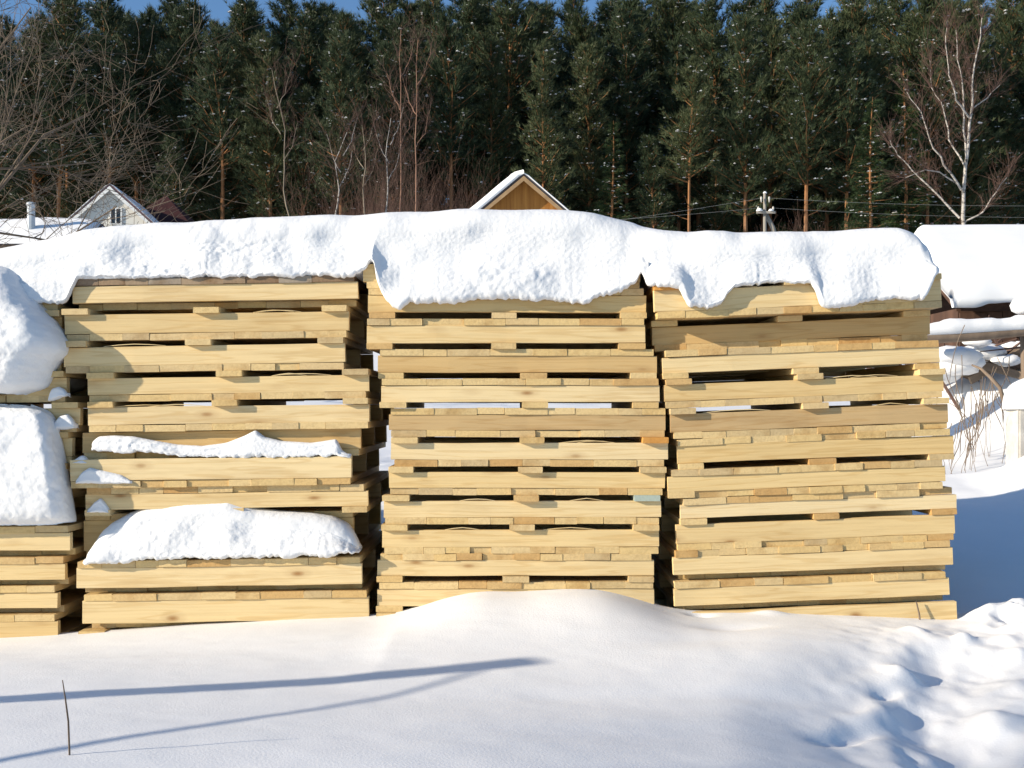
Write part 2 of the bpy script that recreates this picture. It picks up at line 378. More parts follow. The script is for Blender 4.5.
def pallet(label, layers, width, thick, rec, rnd, opts):
    t = thing('pallet', label, 'pallet', group='wooden pallets in the stacks')
    tD, tB = 0.0285, 0.0255
    nb = sum(1 for c in layers if c in 'Dd'), layers.count('B')
    hS = thick - nb[0] * tD - nb[1] * tB
    z = 0.0
    first = True
    for idx, c in enumerate(reversed(layers)):
        if c in 'SX':
            back = 0.0 if c == 'S' else 0.0
            pool = STR_AGED_SHADE if (opts.get('old') or rnd.random() < 0.05) else STR  # 'old' picks brown stringers
            for k, y in enumerate((0.0, (DEPTH-0.032)/2, DEPTH-0.032-0.004)):
                obj('stringer', rnd.choice(pool), t, (0, y, z + hS/2), (0, 0, 0), (width/1.19 * (1 if k == 0 else 0.995), 1, hS/0.078))
            z += hS
        elif c in 'Dd':
            r0 = opts.get('rec', 0.065) if c == 'd' else (-0.006 if idx else -0.002)
            x = -width/2 + (rnd.uniform(0.0, 0.016) if c == 'D' else rnd.uniform(0.004, 0.03)); xe = width/2 - rnd.uniform(0.0, 0.016)
            ws = []
            while sum(ws) < xe - x - 0.04: ws.append(rnd.choice(DW))
            s = (xe - x) / sum(ws)
            table = DCKW if opts.get('weathered') == idx else DCK
            for w_ in ws:
                o = obj('deck_board', rnd.choice(table[w_]), t, (x + w_*s/2, r0 + rnd.uniform(-0.002, 0.003) + (0.008 if rnd.random() < .08 else 0), z + tD/2 + rnd.uniform(-0.0008, 0.0008)), (0, R(rnd.uniform(-0.5, 0.5)), 0), (s * 0.994, 1, tD/0.0275))
                x += w_ * s
            z += tD
        elif c == 'B':
            over = -0.024 if idx == len(layers) - 1 else -0.010
            col = opts.get('bat', {})
            mids = [-width/2 + 0.055 + rnd.uniform(-0.004, 0.006), rnd.uniform(-0.02, 0.02) + opts.get('mid', 0.0), width/2 - 0.055 + rnd.uniform(-0.006, 0.004)]
            for k, x in enumerate(mids):
                m = BATC[col[k]] if k in col else rnd.choice(BAT)
                obj('bottom_board', m, t, (x, over + rnd.uniform(-0.006, 0.006), z + tB/2), (0, 0, 0), (rnd.uniform(0.94, 1.04), 1, tB/0.0255))
            if opts.get('lead'):
                obj('lead_board', STR[0], t, (0, DEPTH - 0.06, z + tB/2), (0, 0, 0), (0.8 * width/1.19, 1, tB/0.078 * .96))
            z += tB
    if layers[0] == 'B' and rnd.random() < 0.75:      # loose slivers curling off the sawn top edge
        for k in range(rnd.randint(1, 2)):
            m = MB(); ln = rnd.uniform(.14, .30); x = rnd.choice((-1, 1)) * width * rnd.uniform(.16, .30); zt_ = thick - tB
            m.tube([(-ln/2, 0, 0), (-ln/4, -.003, .006), (0, -.004, rnd.uniform(.007, .011)), (ln/4, -.003, .006), (ln/2, 0, 0)], [.0012, .002, .0022, .002, .0012], 4, False)
            obj('sliver', m.build('sliver', M['stringer']), t, (x, .004, zt_ + .001))
    return t
ORD = ['topmost', 'second', 'third', 'fourth', 'fifth', 'sixth', 'seventh', 'eighth', 'ninth', 'tenth', 'eleventh', 'twelfth', 'thirteenth', 'fourteenth', 'fifteenth']
# layers top to bottom (B three battens, S stringers, D deck, d deck set back), xl, xr, top y at the reference side, depth offset, options
S0 = [('BSD', -222, 60, 279, .03, {}), ('BSD', -220, 62, 310, .03, {}), ('BSD', -222, 62, 341, .03, {}), ('BSD', -217, 67, 371, .02, {}), ('BSD', -204, 80, 402, .03, {}),
      ('BSD', -212, 72, 432, .03, {}), ('BSD', -214, 70, 463, .03, {}), ('BSD', -216, 66, 494, .03, {}),
      ('DSd', -214, 70, 525, -.03, {}), ('DSd', -219, 65, 556, -.02, {}), ('DSd', -226, 57.6, 585.5, -.01, {}), ('DSd', -226, 57.6, 614, -.01, {}), ('BSD', -224, 60, 644, 0, {})]
S1 = [('DSd', 72, 358, 279, 0.01, {'weathered': 2, 'rec': .055}), ('BSD', 65, 349, 309.5, -.005, {}), ('BSD', 63.5, 345, 341.5, -.008, {}), ('BSD', 88, 369, 373, .0, {}), ('BSD', 88, 369.5, 402, .0, {}),
      ('SD', 82.5, 361, 432.5, .035, {'old': 1}), ('SD', 70.5, 351.5, 460, -.025, {}), ('DSB', 85.5, 368, 488, .0, {}), ('DSD', 84, 354, 516, .09, {}),
      ('DSd', 77, 362, 560.5, -.03, {'rec': .07}), ('DSd', 83, 369, 594, -.015, {'rec': .05}), ('BSD', 80, 364, 630, 0, {})]
S2 = [('SD', 363, 640, 264, .0, {}), ('DSB', 368, 646, 288.5, .0, {}), ('DSB', 366.5, 645, 318.5, -.004, {}), ('DSB', 378, 657, 349, .004, {'mid': .05}), ('DSB', 381, 659.5, 378.7, -.002, {'mid': .05}),
      ('DSD', 389, 665.5, 408, .004, {}), ('BSD', 391, 668, 437, .002, {'bat': {2: 'orange'}}), ('BSD', 389, 665, 466.5, .0, {}), ('BSD', 383.5, 661, 495, -.003, {'bat': {2: 'blue'}}),
      ('BSD', 382, 659, 524, .0, {}), ('DSB', 377.5, 654, 553.7, .003, {}), ('DSB', 377, 654, 582, .0, {}), ('BSD', 376, 654, 612, 0, {})]
S3 = [('BSD', 655, 942, 286, -.055, {'bat': {0: 'orange'}}), ('BSD', 653, 930, 320, .055, {'old': 1}), ('DSB', 663, 940, 351, .0, {'mid': .03, 'lead': 1}), ('BSD', 665, 943.5, 379.3, -.002, {'mid': .02, 'lead': 1}),  # second pallet: brown stringer colour carries its shade, not age
      ('BSD', 671, 949, 408.5, .0, {'mid': .02}), ('DSB', 678, 954, 439.5, .0, {'mid': .02}), ('DSD', 668.5, 946, 470, -.012, {}), ('DSB', 681, 957, 498.6, .0, {'mid': .02}),
      ('SD', 677, 955, 525, .002, {}), ('DSd', 674, 953, 551, .0, {'rec': .05}), ('DSd', 675, 950, 582, .0, {'rec': .05}), ('SD', 683, 958, 612.5, -.01, {})]
STACKS = [(S0, 'R', 0.5, 676, 'in the stack below the slumped snow lobe'), (S1, 'L', 0.85, 662, 'in the stack bearing a snow heap'),
          (S2, 'L', 0.0, 643, 'in the level stack under the thickest snow'), (S3, 'L', 2.25, 645, 'in the tilted stack next to the fence')]
rnd = random.Random(11)
TOPS = []
for si, (rows, side, tilt, ylast, where) in enumerate(STACKS):
    th = R(tilt); ux = Vector((math.cos(th), 0, math.sin(th))); uz = Vector((-math.sin(th), 0, math.cos(th)))
    pts = []
    for i, r in enumerate(rows):
        x = (r[1] if side == 'L' else r[2]); xp = x if i == 0 else (x + (rows[i-1][1] if side == 'L' else rows[i-1][2])) / 2
        pts.append(P(xp, r[3], Y0).dot(uz))
    pts.append(P(rows[-1][1] if side == 'L' else rows[-1][2], ylast, Y0).dot(uz))
    TOPS.append((th, uz, pts[0]))
    for i, (lay, xl, xr, yt, dy, opts) in enumerate(rows):
        Yf = Y0 + dy
        v0 = pts[i + 1]; thick = pts[i] - pts[i + 1]
        width = (xr - xl) / FPX * Yf / math.cos(th)
        lab = ('%s wooden pallet %s' % (ORD[i], where)) if i == 0 else ('%s wooden pallet from the top %s' % (ORD[i], where))
        t = pallet(lab, lay, width, thick, 0, rnd, opts)
        xm = (xl + xr) / 2; um = P(xm, HOR, Yf)
        # position along the tilted axis so that the centre sits at the measured x
        vz = v0
        u = (um.x + vz * math.sin(th)) / math.cos(th)
        loc = ux * u + uz * vz; loc.y = Yf
        t.location = loc
        t.rotation_euler = (0, -th, R(rnd.uniform(-0.25, 0.25)))

# ------------------------------------------------------------------ snow on the stacks
def smooth_interp(xq, xp, fp, win=9):
    f = np.interp(xq, xp, fp)
    k = np.hanning(win + 2)[1:-1]; k /= k.sum()
    g = np.pad(f, win // 2, mode='edge')
    return np.convolve(g, k, 'valid')
def snow_loft(name, label, ctrl, Yf, wall, back, rest=None, step=0.009, amp=1.0, cat='snow', seed=0, endr=0.05, top_r=0.10, lean=0.04, kind=None, topdrop=0.02, win=9, ny=52, smooth_low=1.0, fine=1.0):
    """snow mass: ctrl = (px, y of crest, y of lower edge) drawn at depth Yf (front face); wall = depth of the timber face it hangs on; rest = z function it lies on"""
    c = np.array(ctrl, float)
    F = c[:, 3] if c.shape[1] > 3 else np.full(len(c), float(Yf)); WL = c[:, 4] if c.shape[1] > 4 else np.full(len(c), float(wall))
    X = (c[:, 0] - CX) / FPX * F; ZT = CAMZ - (c[:, 1] - HOR) / FPX * F; ZB = CAMZ - (c[:, 2] - HOR) / FPX * F
    n = max(8, int((X[-1] - X[0]) / step)); xq = np.linspace(X[0], X[-1], n)
    zt = smooth_interp(xq, X, ZT, win); zb = smooth_interp(xq, X, ZB, 5); fq = smooth_interp(xq, X, F, 7); wq = np.interp(xq, X, WL)
    zb = zb + (0.006 * fbm(xq * 14, 0 * xq, 0, 3, seed + 3) + 0.0045 * fbm(xq * 70, 0 * xq, 0, 2, seed + 4)) * amp
    zt = np.maximum(zt, zb + 0.012)
    pts = []
    for i, x in enumerate(xq):
        Yf, wall = fq[i], wq[i]
        d = min(x - X[0], X[-1] - x); e = math.sqrt(max(0.0, 1 - (1 - min(1, d / endr)) ** 2)) if endr > 0 else 1.0
        h = zt[i] - zb[i]; yf = Yf + (1 - e) * min(0.05, (wall - Yf) * 0.8)
        r = min(top_r, h * 0.6); zr = rest(x) if rest else zb[i]
        sec = []
        nf, nr = ny, 12
        for k in range(nf):                                   # front face with a rolled lower lip
            q = k / (nf - 1); z = zb[i] + q * (h - r)
            lip = 0.014 * max(0, 1 - q * h / 0.025) ** 2 if h > 0.08 else 0.4 * (wall - Yf) * (1 - min(1, q * 3)) ** 2
            sec.append((yf + lip + lean * q * q * (3 - 2 * q), z, 1.0))
        for k in range(1, nr + 1):                            # shoulder
            a = k / nr * math.pi / 2
            sec.append((yf + lean + r * 1.2 * (1 - math.cos(a)), zt[i] - r + r * math.sin(a), 1.0 - 0.75 * k / nr))
        ys_ = yf + lean + r * 1.2
        yb = max(back, ys_ + 0.01)
        for k in range(1, 9):
            q = k / 8; sec.append((ys_ + (yb - ys_) * q, zt[i] - topdrop * q * q, 0.2 if q < 1 else 0.0))
        zlow = max(zr, zb[i]) if rest else zb[i]
        zlow = min(zlow, zt[i] - 0.005)
        for q in (0.4, 0.8): sec.append((yb, zt[i] - topdrop + (zlow - zt[i] + topdrop) * q, 0.0))
        sec.append((yb, zlow, 0.0))
        sec.append((max(wall - 0.003, yf + 0.004), zlow, 0.0))
        sec.append((max(wall - 0.003, yf + 0.004) , zb[i] + 0.002, 0.0))
        pts.append([(x, p[0], p[1], p[2]) for p in sec])
    A = np.array(pts); Pn = A[:, :, :3]; mk = A[:, :, 3]
    du = np.gradient(Pn, axis=0); dv = np.gradient(Pn, axis=1)
    nn = np.cross(dv, du); nn /= (np.linalg.norm(nn, axis=2, keepdims=True) + 1e-9)
    # front normals must look at -y
    if nn[len(pts)//2, ny//2, 1] > 0: nn = -nn
    x, y, z = Pn[..., 0], Pn[..., 1], Pn[..., 2]
    mk = mk * (0.5 + 0.5 * np.clip((z - zb[:, None]) / 0.02, 0, 1))
    q1 = fbm(x * 4.5, y * 4.5, z * 5.5, 2, seed); q2 = fbm(x * 13, y * 13, z * 15, 3, seed + 5); q3 = fbm(x * 42, y * 42, z * 46, 3, seed + 9)
    rid = 1 - np.abs(fbm(x * 9, y * 9, z * 12, 2, seed + 13)) * 1.6
    patch = np.clip(0.30 + 1.0 * vnoise(x * 2.6, y * 3, z * 4, seed + 21), 0.05, 1.0)
    q4 = fbm(x * 120, y * 120, z * 120, 2, seed + 41)
    d = amp * (smooth_low * 0.017 * q1 + patch * fine * (0.0052 * q2 + 0.0030 * q3) + 0.0010 * q4 * fine)
    Pn = Pn + nn * (d * mk)[..., None]
    Pn[:, :, 2] += 0.006 * amp * (vnoise(x * 2.2, y * 2.2, 0, seed + 30)) * (mk > 0.15)
    nv = Pn.shape[1]; v = Pn.reshape(-1, 3); f = []
    for i in range(len(pts) - 1):
        for k in range(nv):
            f.append((i*nv+k, (i+1)*nv+k, (i+1)*nv+(k+1) % nv, i*nv+(k+1) % nv))
    b = len(v); v = np.vstack([v, Pn[0].mean(0)[None], Pn[-1].mean(0)[None]])
    for k in range(nv):
        f.append((b, k, (k+1) % nv)); f.append((b+1, (n-1)*nv+(k+1) % nv, (n-1)*nv+k))
    o = obj(name, mesh(name, v.tolist(), f, M['snow'], True))
    return tag(o, label, cat, 'snow lying on the stacks', kind)
def top_of(si):
    th, uz, v = TOPS[si]
    return lambda x: (v - uz.x * x) / uz.z
BK = Y0 + DEPTH + 0.02
t0, t1, t2, t3 = top_of(0), top_of(1), top_of(2), top_of(3)
def rest_all(x):
    px = CX + x / Y0 * FPX
    return t1(x) if px < 363 else (t2(x) if px < 648 else t3(x))
C1 = [(-120, 268, 300), (-60, 256, 300), (0, 244, 302), (40, 237, 304), (58, 233, 306), (66, 231, 303), (71, 230, 292), (76, 229, 281), (100, 226, 279), (140, 221, 278), (200, 219, 277), (260, 217, 277), (320, 214, 275), (346, 213, 275), (357, 212, 272), (365, 211, 267), (371, 210.5, 258)]
C2 = [(373.5, 210, 262), (376, 210, 274), (379, 209.5, 286), (383, 209, 296), (388, 209, 302), (396, 209, 305), (400, 209, 307), (406, 209, 302), (412, 209, 301), (460, 208, 300), (520, 208, 299), (565, 208, 300), (586, 210, 305), (594, 211, 300), (604, 213, 296), (612, 215, 293), (628, 219, 289), (637, 221, 284), (640, 222, 272)]
C3 = [(642.5, 223, 270), (646, 224, 281), (652, 225, 284), (668, 228, 285), (682, 229, 288), (687, 229, 304), (692, 230, 308), (712, 230, 309), (722, 231, 304), (732, 231, 290), (744, 232, 285), (780, 231, 282), (812, 229, 282), (818, 229, 288), (822, 228, 305), (840, 228, 304), (880, 227, 299), (912, 226, 298), (927, 228, 297), (931, 231, 284), (936, 238, 274), (942, 252, 272)]
def depth_at(px):
    return float(np.interp(px, [350, 373, 632, 660, 900, 920, 942], [-.018, -.05, -.05, -.10, -.10, -.118, -.118])), float(np.interp(px, [371, 373, 640, 642], [.004, .0, .0, -.055]))
snow_loft('snow_blanket', 'one long thick blanket of snow draped along the tops of all the stacks',
    [(c_[0], c_[1] - 5 * min(1, max(0, (945 - c_[0]) / 40)), c_[2], Y0 + depth_at(c_[0])[0], Y0 + depth_at(c_[0])[1]) for c_ in C1 + C2 + C3],
    Y0, Y0, BK, rest_all, seed=100, lean=0.045, top_r=0.11, endr=0.03, win=9, step=0.006, ny=70)
def snow_stack(name, label, rows, back, seed, r=0.14, amp=1.0, step=0.006, left=-150):
    """snow mass as stacked horizontal sections: rows = (y px, right edge px, depth of the front face), top to bottom"""
    c = np.array(rows, float); ypx = c[:, 0]
    n = max(10, int((ypx[-1] - ypx[0]) / FPX * 4.4 / step)); yq = np.linspace(ypx[0], ypx[-1], n)
    xr = smooth_interp(yq, ypx, c[:, 1], 9); yf = smooth_interp(yq, ypx, c[:, 2], 9)
    S = []
    for i in range(n):
        Yf = yf[i]; z = CAMZ - (yq[i] - HOR) / FPX * (Y0 - 0.15); XL = (left - CX) / FPX * Y0; XR = (xr[i] - 7 - CX) / FPX * (Y0 - 0.08)
        bk = max(back, Yf + 0.03); ry = min(r * 1.2, (bk - Yf) * 0.8); rr_ = min(r, (XR - XL) * .5)
        sec = [(XL, bk, z, 0)]
        for k in range(110): sec.append((XL + (XR - rr_ - XL) * k / 110, Yf, z, 1))
        for k in range(19):
            a_ = k / 18 * math.pi / 2; sec.append((XR - rr_ + rr_ * math.sin(a_), Yf + ry * (1 - math.cos(a_)), z, 1))
        for k in range(1, 7): sec.append((XR, Yf + ry + (bk - Yf - ry) * k / 6, z, 1 - k / 6))
        S.append(sec)
    A = np.array(S); Pn = A[:, :, :3]; mk = A[:, :, 3]
    nn = np.cross(np.gradient(Pn, axis=1), np.gradient(Pn, axis=0)); nn /= np.linalg.norm(nn, axis=2, keepdims=True) + 1e-9
    if nn[n // 2, 55, 1] > 0: nn = -nn
    x, y, z = Pn[..., 0], Pn[..., 1], Pn[..., 2]
    d = amp * (0.018 * fbm(x * 4, y * 4, z * 4, 2, seed) + 0.008 * fbm(x * 13, y * 13, z * 14, 3, seed + 3) * np.clip(.4 + .9 * vnoise(x * 3, y * 3, z * 3, seed + 8), .1, 1) + 0.0032 * fbm(x * 42, y * 42, z * 42, 3, seed + 6) + 0.0016 * fbm(x * 120, y * 120, z * 120, 2, seed + 7))
    Pn = Pn + nn * (d * mk)[..., None]
    nv = Pn.shape[1]; v = Pn.reshape(-1, 3); f = []
    for i in range(n - 1):
        for k in range(nv): f.append((i*nv+k, i*nv+(k+1) % nv, (i+1)*nv+(k+1) % nv, (i+1)*nv+k))
    f.append(tuple(range(nv))); f.append(tuple((n-1)*nv+k for k in reversed(range(nv))))
    return tag(obj(name, mesh(name, v.tolist(), f, M['snow'], True)), label, 'snow', 'snow lying on the stacks')
snow_stack('snow_lobe', 'big rounded snow lobe slumping down beside the crumbling snow mound',
    [(243, -30, Y0 + .40), (245, -8, Y0 + .24), (249, 4, Y0 + .10), (258, 14, Y0 + .0), (272, 22, Y0 - .07), (290, 34, Y0 - .12), (308, 48, Y0 - .14), (325, 59, Y0 - .155), (340, 66, Y0 - .16), (349, 66, Y0 - .16), (358, 58, Y0 - .15), (372, 50, Y0 - .14), (384, 46, Y0 - .12), (390, 38, Y0 - .10), (393, 20, Y0 - .04)],
    Y0 + 0.45, 400, r=0.13, amp=0.8)
snow_stack('snow_block', 'sheer block of packed snow standing on the protruding pallets under the lobe',
    [(404, 20, Y0 + .02), (405, 32, Y0 - .02), (408, 42, Y0 - .05), (414, 50, Y0 - .075), (428, 56, Y0 - .095), (450, 61, Y0 - .11), (475, 66, Y0 - .12), (500, 70, Y0 - .12), (518, 73, Y0 - .11), (524, 74, Y0 - .09), (526, 73, Y0 - .07)],
    Y0 + 0.025, 500, r=0.05, amp=0.6)
snow_loft('snow_strip', 'wavy strip of snow lying along a ledge above the snow heap',
    [(90, 442, 450), (96, 437, 451), (112, 436, 452), (130, 437, 452), (150, 441, 453), (175, 445, 456), (200, 447, 458), (225, 443, 458), (243, 436, 458), (254, 430, 458), (263, 437, 457), (280, 441, 457), (310, 443, 457), (328, 440, 456), (336, 439, 455), (340, 450, 456), (350, 456, 459)],
    Y0 - 0.032, Y0 - 0.020, Y0 + 0.036, None, seed=600, lean=0.01, top_r=0.02, endr=0.02, amp=0.85, win=5, ny=22, step=0.005)
snow_loft('snow_heap', 'thick rounded heap of snow on the lower ledge of pallets',
    [(81, 558, 564), (86, 548, 564), (94, 535, 563), (104, 524, 563), (120, 514, 562), (140, 507, 561), (170, 503, 560), (200, 502, 559), (224, 500, 558), (236, 505, 558), (250, 510, 557), (280, 514, 556), (310, 516, 556), (330, 519, 555), (345, 527, 555), (353, 540, 554), (357, 551, 554)],
    Y0 - 0.075, Y0 - 0.03, Y0 + 0.088, None, seed=700, lean=0.05, top_r=0.06, endr=0.03, amp=0.95, win=7, ny=56, step=0.006)
for k, (lab, ctrl, yf, wl, bk) in enumerate([
    ('low ragged snow patch on a ledge just below the wavy strip', [(74, 482, 484), (80, 473, 484), (88, 468, 484), (96, 470, 484), (106, 472, 484), (120, 475, 484), (131, 482, 484)], Y0 - 0.045, Y0 - 0.025, Y0 - 0.022),
    ('small pointed snow tuft left on a shaded stringer above the heap', [(85, 511, 513), (92, 503, 513), (99, 498, 513), (104, 503, 513), (109, 511, 513)], Y0 - 0.02, Y0, Y0 + 0.002),
    ('little snow crumb stuck on the end of a shaded pallet under the lobe', [(46, 398, 401), (50, 388, 401), (57, 386, 398), (63, 389, 396), (66, 394, 396)], Y0 - 0.02, Y0 + 0.02, Y0 + 0.025),
    ('snow crumb wedged beside the sheer snow block', [(52, 424, 430), (58, 416, 430), (66, 414, 429), (71, 419, 428), (74, 425, 428)], Y0 - 0.01, Y0 + 0.03, Y0 + 0.035),
    ('tiny snow peak on the corner of a ledge by the stack gap', [(71, 461, 463), (78, 456, 463), (82, 455, 463), (87, 461, 463)], Y0 - 0.03, Y0 - 0.02, Y0 + 0.03)]):
    snow_loft('snow_patch', lab, ctrl, yf, wl, bk, None, step=0.004, seed=800 + 37 * k, lean=0.005, top_r=0.015, endr=0.008, amp=0.25, win=3, ny=14)

# ------------------------------------------------------------------ forest
def pine_variant(seed, H=21.0, crown0=0.42, Lmax=2.5, spruce=False):
    rn = random.Random(seed); tr, cr, sn = MB(), MB(), MB()
    bx, by = rn.uniform(-.5, .5), rn.uniform(-.5, .5)
    def axis_pt(t): return Vector((bx * math.sin(t * 2.6) * t, by * math.sin(t * 3.1 + 1) * t, t * H))
    ks = [i / 12 for i in range(13)]
    tr.tube([axis_pt(k) for k in ks], [0.17 * (1 - k) ** 0.8 + 0.012 for k in ks], 6)
    def tuft(p, d, s):
        n = 9 if not spruce else 7
        for i in range(n):
            q = (d + Vector((rn.gauss(0, .5), rn.gauss(0, .5), rn.gauss(0.1, .42)))).normalized()
            side = q.cross(Vector((rn.gauss(0, 1), rn.gauss(0, 1), rn.gauss(0, 1)))).normalized() * s * rn.uniform(.06, .11)
            e = p + q * s * rn.uniform(.7, 1.35)
            cr.add([p - side * .6, p + side * .6, e], [(0, 1, 2)])
    def blob(p, r):
        v = [p + Vector((r*rn.uniform(.7,1.3), 0, 0)), p + Vector((-r*rn.uniform(.7,1.3), 0, 0)), p + Vector((0, r*rn.uniform(.7,1.3), 0)), p + Vector((0, -r*rn.uniform(.7,1.3), 0)), p + Vector((rn.uniform(-.3,.3)*r, 0, r*.55)), p - Vector((0, 0, r*.3))]
        sn.add(v, [(0,2,4),(2,1,4),(1,3,4),(3,0,4),(2,0,5),(1,2,5),(3,1,5),(0,3,5)])
    h = crown0 * H * 0.55
    while h < H * 0.985:
        t = h / H
        dead = t < crown0
        for b in range(rn.randint(1, 2) if dead else rn.randint(4, 6)):
            if dead and rn.random() < 0.45: continue
            a = rn.uniform(0, 2 * math.pi)
            if spruce: ln = Lmax * (1 - t) ** 0.8 * rn.uniform(.75, 1.1) + 0.15
            else:
                c = (t - crown0) / (1 - crown0)
                ln = Lmax * (min(1, 0.55 + c * 2.2) * (1 - c) ** 0.62) * rn.uniform(.35, 1.25) + 0.25 if not dead else rn.uniform(.5, 1.9)
            up = (0.25 + 0.9 * t) * rn.uniform(.6, 1.3) - 0.25 if not spruce else -0.25 + 0.5 * t
            d = Vector((math.cos(a), math.sin(a), up)).normalized()
            p0 = axis_pt(t); bend = Vector((0, 0, 0.18 * ln if not spruce else 0.12 * ln))
            pts = [p0 + d * ln * q + bend * q * q + Vector((rn.gauss(0, .04), rn.gauss(0, .04), rn.gauss(0, .03))) * ln * q for q in (0, .35, .7, 1)]
            r0 = 0.012 + 0.016 * ln
            tr.tube(pts, [r0, r0 * .7, r0 * .45, .006], 3, False)
            if dead and rn.random() < 0.6: continue
            nt_ = int(6 + ln * (11 if not spruce else 14))
            for k in range(nt_):
                q = rn.uniform(.22 if not dead else .6, 1.05)
                seg = min(2, int(q / .35)); f = min(1.0, (q - seg * .35) / .35)
                pp = pts[seg].lerp(pts[seg + 1], f) + Vector((rn.gauss(0, .18), rn.gauss(0, .18), rn.gauss(0, .10))) * (0.35 + ln * .42)
                dd = (d + Vector((0, 0, .45))).normalized() if not spruce else (d + Vector((0, 0, -.2))).normalized()
                tuft(pp, dd, rn.uniform(.26, .50) if not spruce else rn.uniform(.22, .38))
                if rn.random() < 0.026: 
                    for j in range(rn.randint(1, 3)): blob(pp + Vector((rn.gauss(0, .13), rn.gauss(0, .13), .07)), rn.uniform(.05, .15))
        h += rn.uniform(.30, .55) * (1.0 if not dead else 1.5)
    nm = 'spruce' if spruce else 'pine'
    return tr.build(nm + '_trunk', M['pine_bark']), cr.build(nm + '_crown', M['spruce' if spruce else 'needle']), sn.build('snow_clump', M['far_snow'])
PV = [pine_variant(1000 + i, 21.0, c0, lm) for i, (c0, lm) in enumerate([(.36, 3.0), (.46, 3.3), (.30, 2.8), (.40, 3.5), (.22, 3.1), (.50, 2.9)])]
YV = [pine_variant(1200 + i, 21.0, .06, 4.2) for i in range(2)]
SV = [pine_variant(1100, 17.0, 0.08, 2.3, True)]
def plant_tree(kind, x, y, H, rn, label, group, name):
    tr, cr, sn = kind
    base = 17.0 if kind in SV else 21.0
    s = H / base
    t = thing(name, label, 'tree', (x, y, gz(x, y) - 0.1), (R(rn.uniform(-1.2, 1.2)), R(rn.uniform(-1.2, 1.2)), rn.uniform(0, 6.28)), group)
    t.scale = (s * rn.uniform(.9, 1.15), s * rn.uniform(.9, 1.15), s)
    obj('trunk', tr, t); obj('crown', cr, t); tag(obj('snow', sn, t), kind='stuff')
    return t
rn = random.Random(5)
row_top = [(0, 12), (40, 8), (95, 8), (140, 14), (175, 2), (225, 6), (262, 3), (295, 2), (345, 4), (385, 0), (430, 4), (470, -2), (520, 8), (560, 2), (610, 6), (660, 0), (700, 6), (740, -4), (790, 2), (850, -4), (900, -6), (960, -4), (1024, -6)]
def canopy(px): return float(np.interp(px, [p[0] for p in row_top], [p[1] for p in row_top]))
for ri, (Yr, dx, dh) in enumerate([(74, 3.3, -1.6), (79, 3.3, -.5), (85, 3.4, .3), (92, 3.5, .2), (101, 3.6, -.3)]):
    half = Yr * 512 / FPX + 4.5
    x = -half + rn.uniform(0, dx)
    while x < half:
        xx = x + rn.gauss(0, dx * .22); yy = Yr + rn.gauss(0, 1.6)
        px = CX + xx / yy * FPX
        ztop = CAMZ + (HOR - canopy(px)) / FPX * yy
        H = ztop - gz(xx, yy) + dh + rn.gauss(-0.6, 1.1)
        if ri == 0 and rn.random() < .3: H *= rn.uniform(.6, .85)
        plant_tree(rn.choice(PV), xx, yy, H, rn, 'tall dark green pine with snow flecks in the dense forest behind the houses', 'pines of the forest', 'pine_tree')
        x += dx
YP = []
for k in range(40):
    Yr = rn.choice((77, 84, 92)) + rn.uniform(-1.5, 1.5); half = Yr * 512 / FPX + 3
    YP.append((-half + 2 * half * ((k * .618) % 1), Yr, rn.uniform(6.5, 11.5)))
for Yr in (108, 114, 121):
    half = Yr * 512 / FPX + 6; x = -half
    while x < half: YP.append((x + rn.gauss(0, .5), Yr + rn.gauss(0, 1.2), rn.uniform(16, 20))); x += 2.9
for (xx, Yr, H) in YP:
    plant_tree(rn.choice(YV), xx, Yr, H, rn, 'low-branched pine with foliage near the ground between the bare-trunked pines', 'low-branched pines of the forest', 'bushy_pine')
for (px, Yr, ytop) in [(872, 71, 95), (905, 73, 60), (610, 73, 120)]:
    xx = (px - CX) / FPX * Yr; H = CAMZ + (HOR - ytop) / FPX * Yr - gz(xx, Yr)
    plant_tree(SV[0], xx, Yr, H, rn, 'dense conical dark spruce standing in front of the pines', 'spruces at the forest edge', 'spruce_tree')

# ------------------------------------------------------------------ bare trees
def grow(mbs, p, d, ln, r, lev, rn, maxlev, spread=0.6, up=0.15, kids=(3, 5), thin=1):
    n = 4; pts = [p]; rad = [r]
    q = Vector(p); dd = Vector(d)
    for i in range(n):
        dd = (dd + Vector((rn.gauss(0, .17), rn.gauss(0, .17), rn.gauss(up * .25, .14)))).normalized()
        q = q + dd * ln / n; pts.append(q.copy()); rad.append(max(.0035 if lev else min(.01, r * .6), r * (1 - .75 * (i + 1) / n)))
    mbs[min(lev, len(mbs) - 1)].tube(pts, rad, 6 if lev == 0 else (4 if lev == 1 else 3), False)
    if lev >= maxlev: return
    for k in range(rn.randint(*kids)):
        t = rn.uniform(.22, 1.0); i = min(n - 1, int(t * n)); pp = pts[i].lerp(pts[i + 1], t * n - i)
        base = (pts[i + 1] - pts[i]).normalized()
        nd = (base + Vector((rn.gauss(0, spread), rn.gauss(0, spread), rn.gauss(up, spread * .7)))).normalized()
        grow(mbs, pp, nd, ln * rn.uniform(.42, .68), max(min(.004, r * .6), rad[i] * rn.uniform(.45, .65)), lev + 1, rn, maxlev, spread, up, kids)
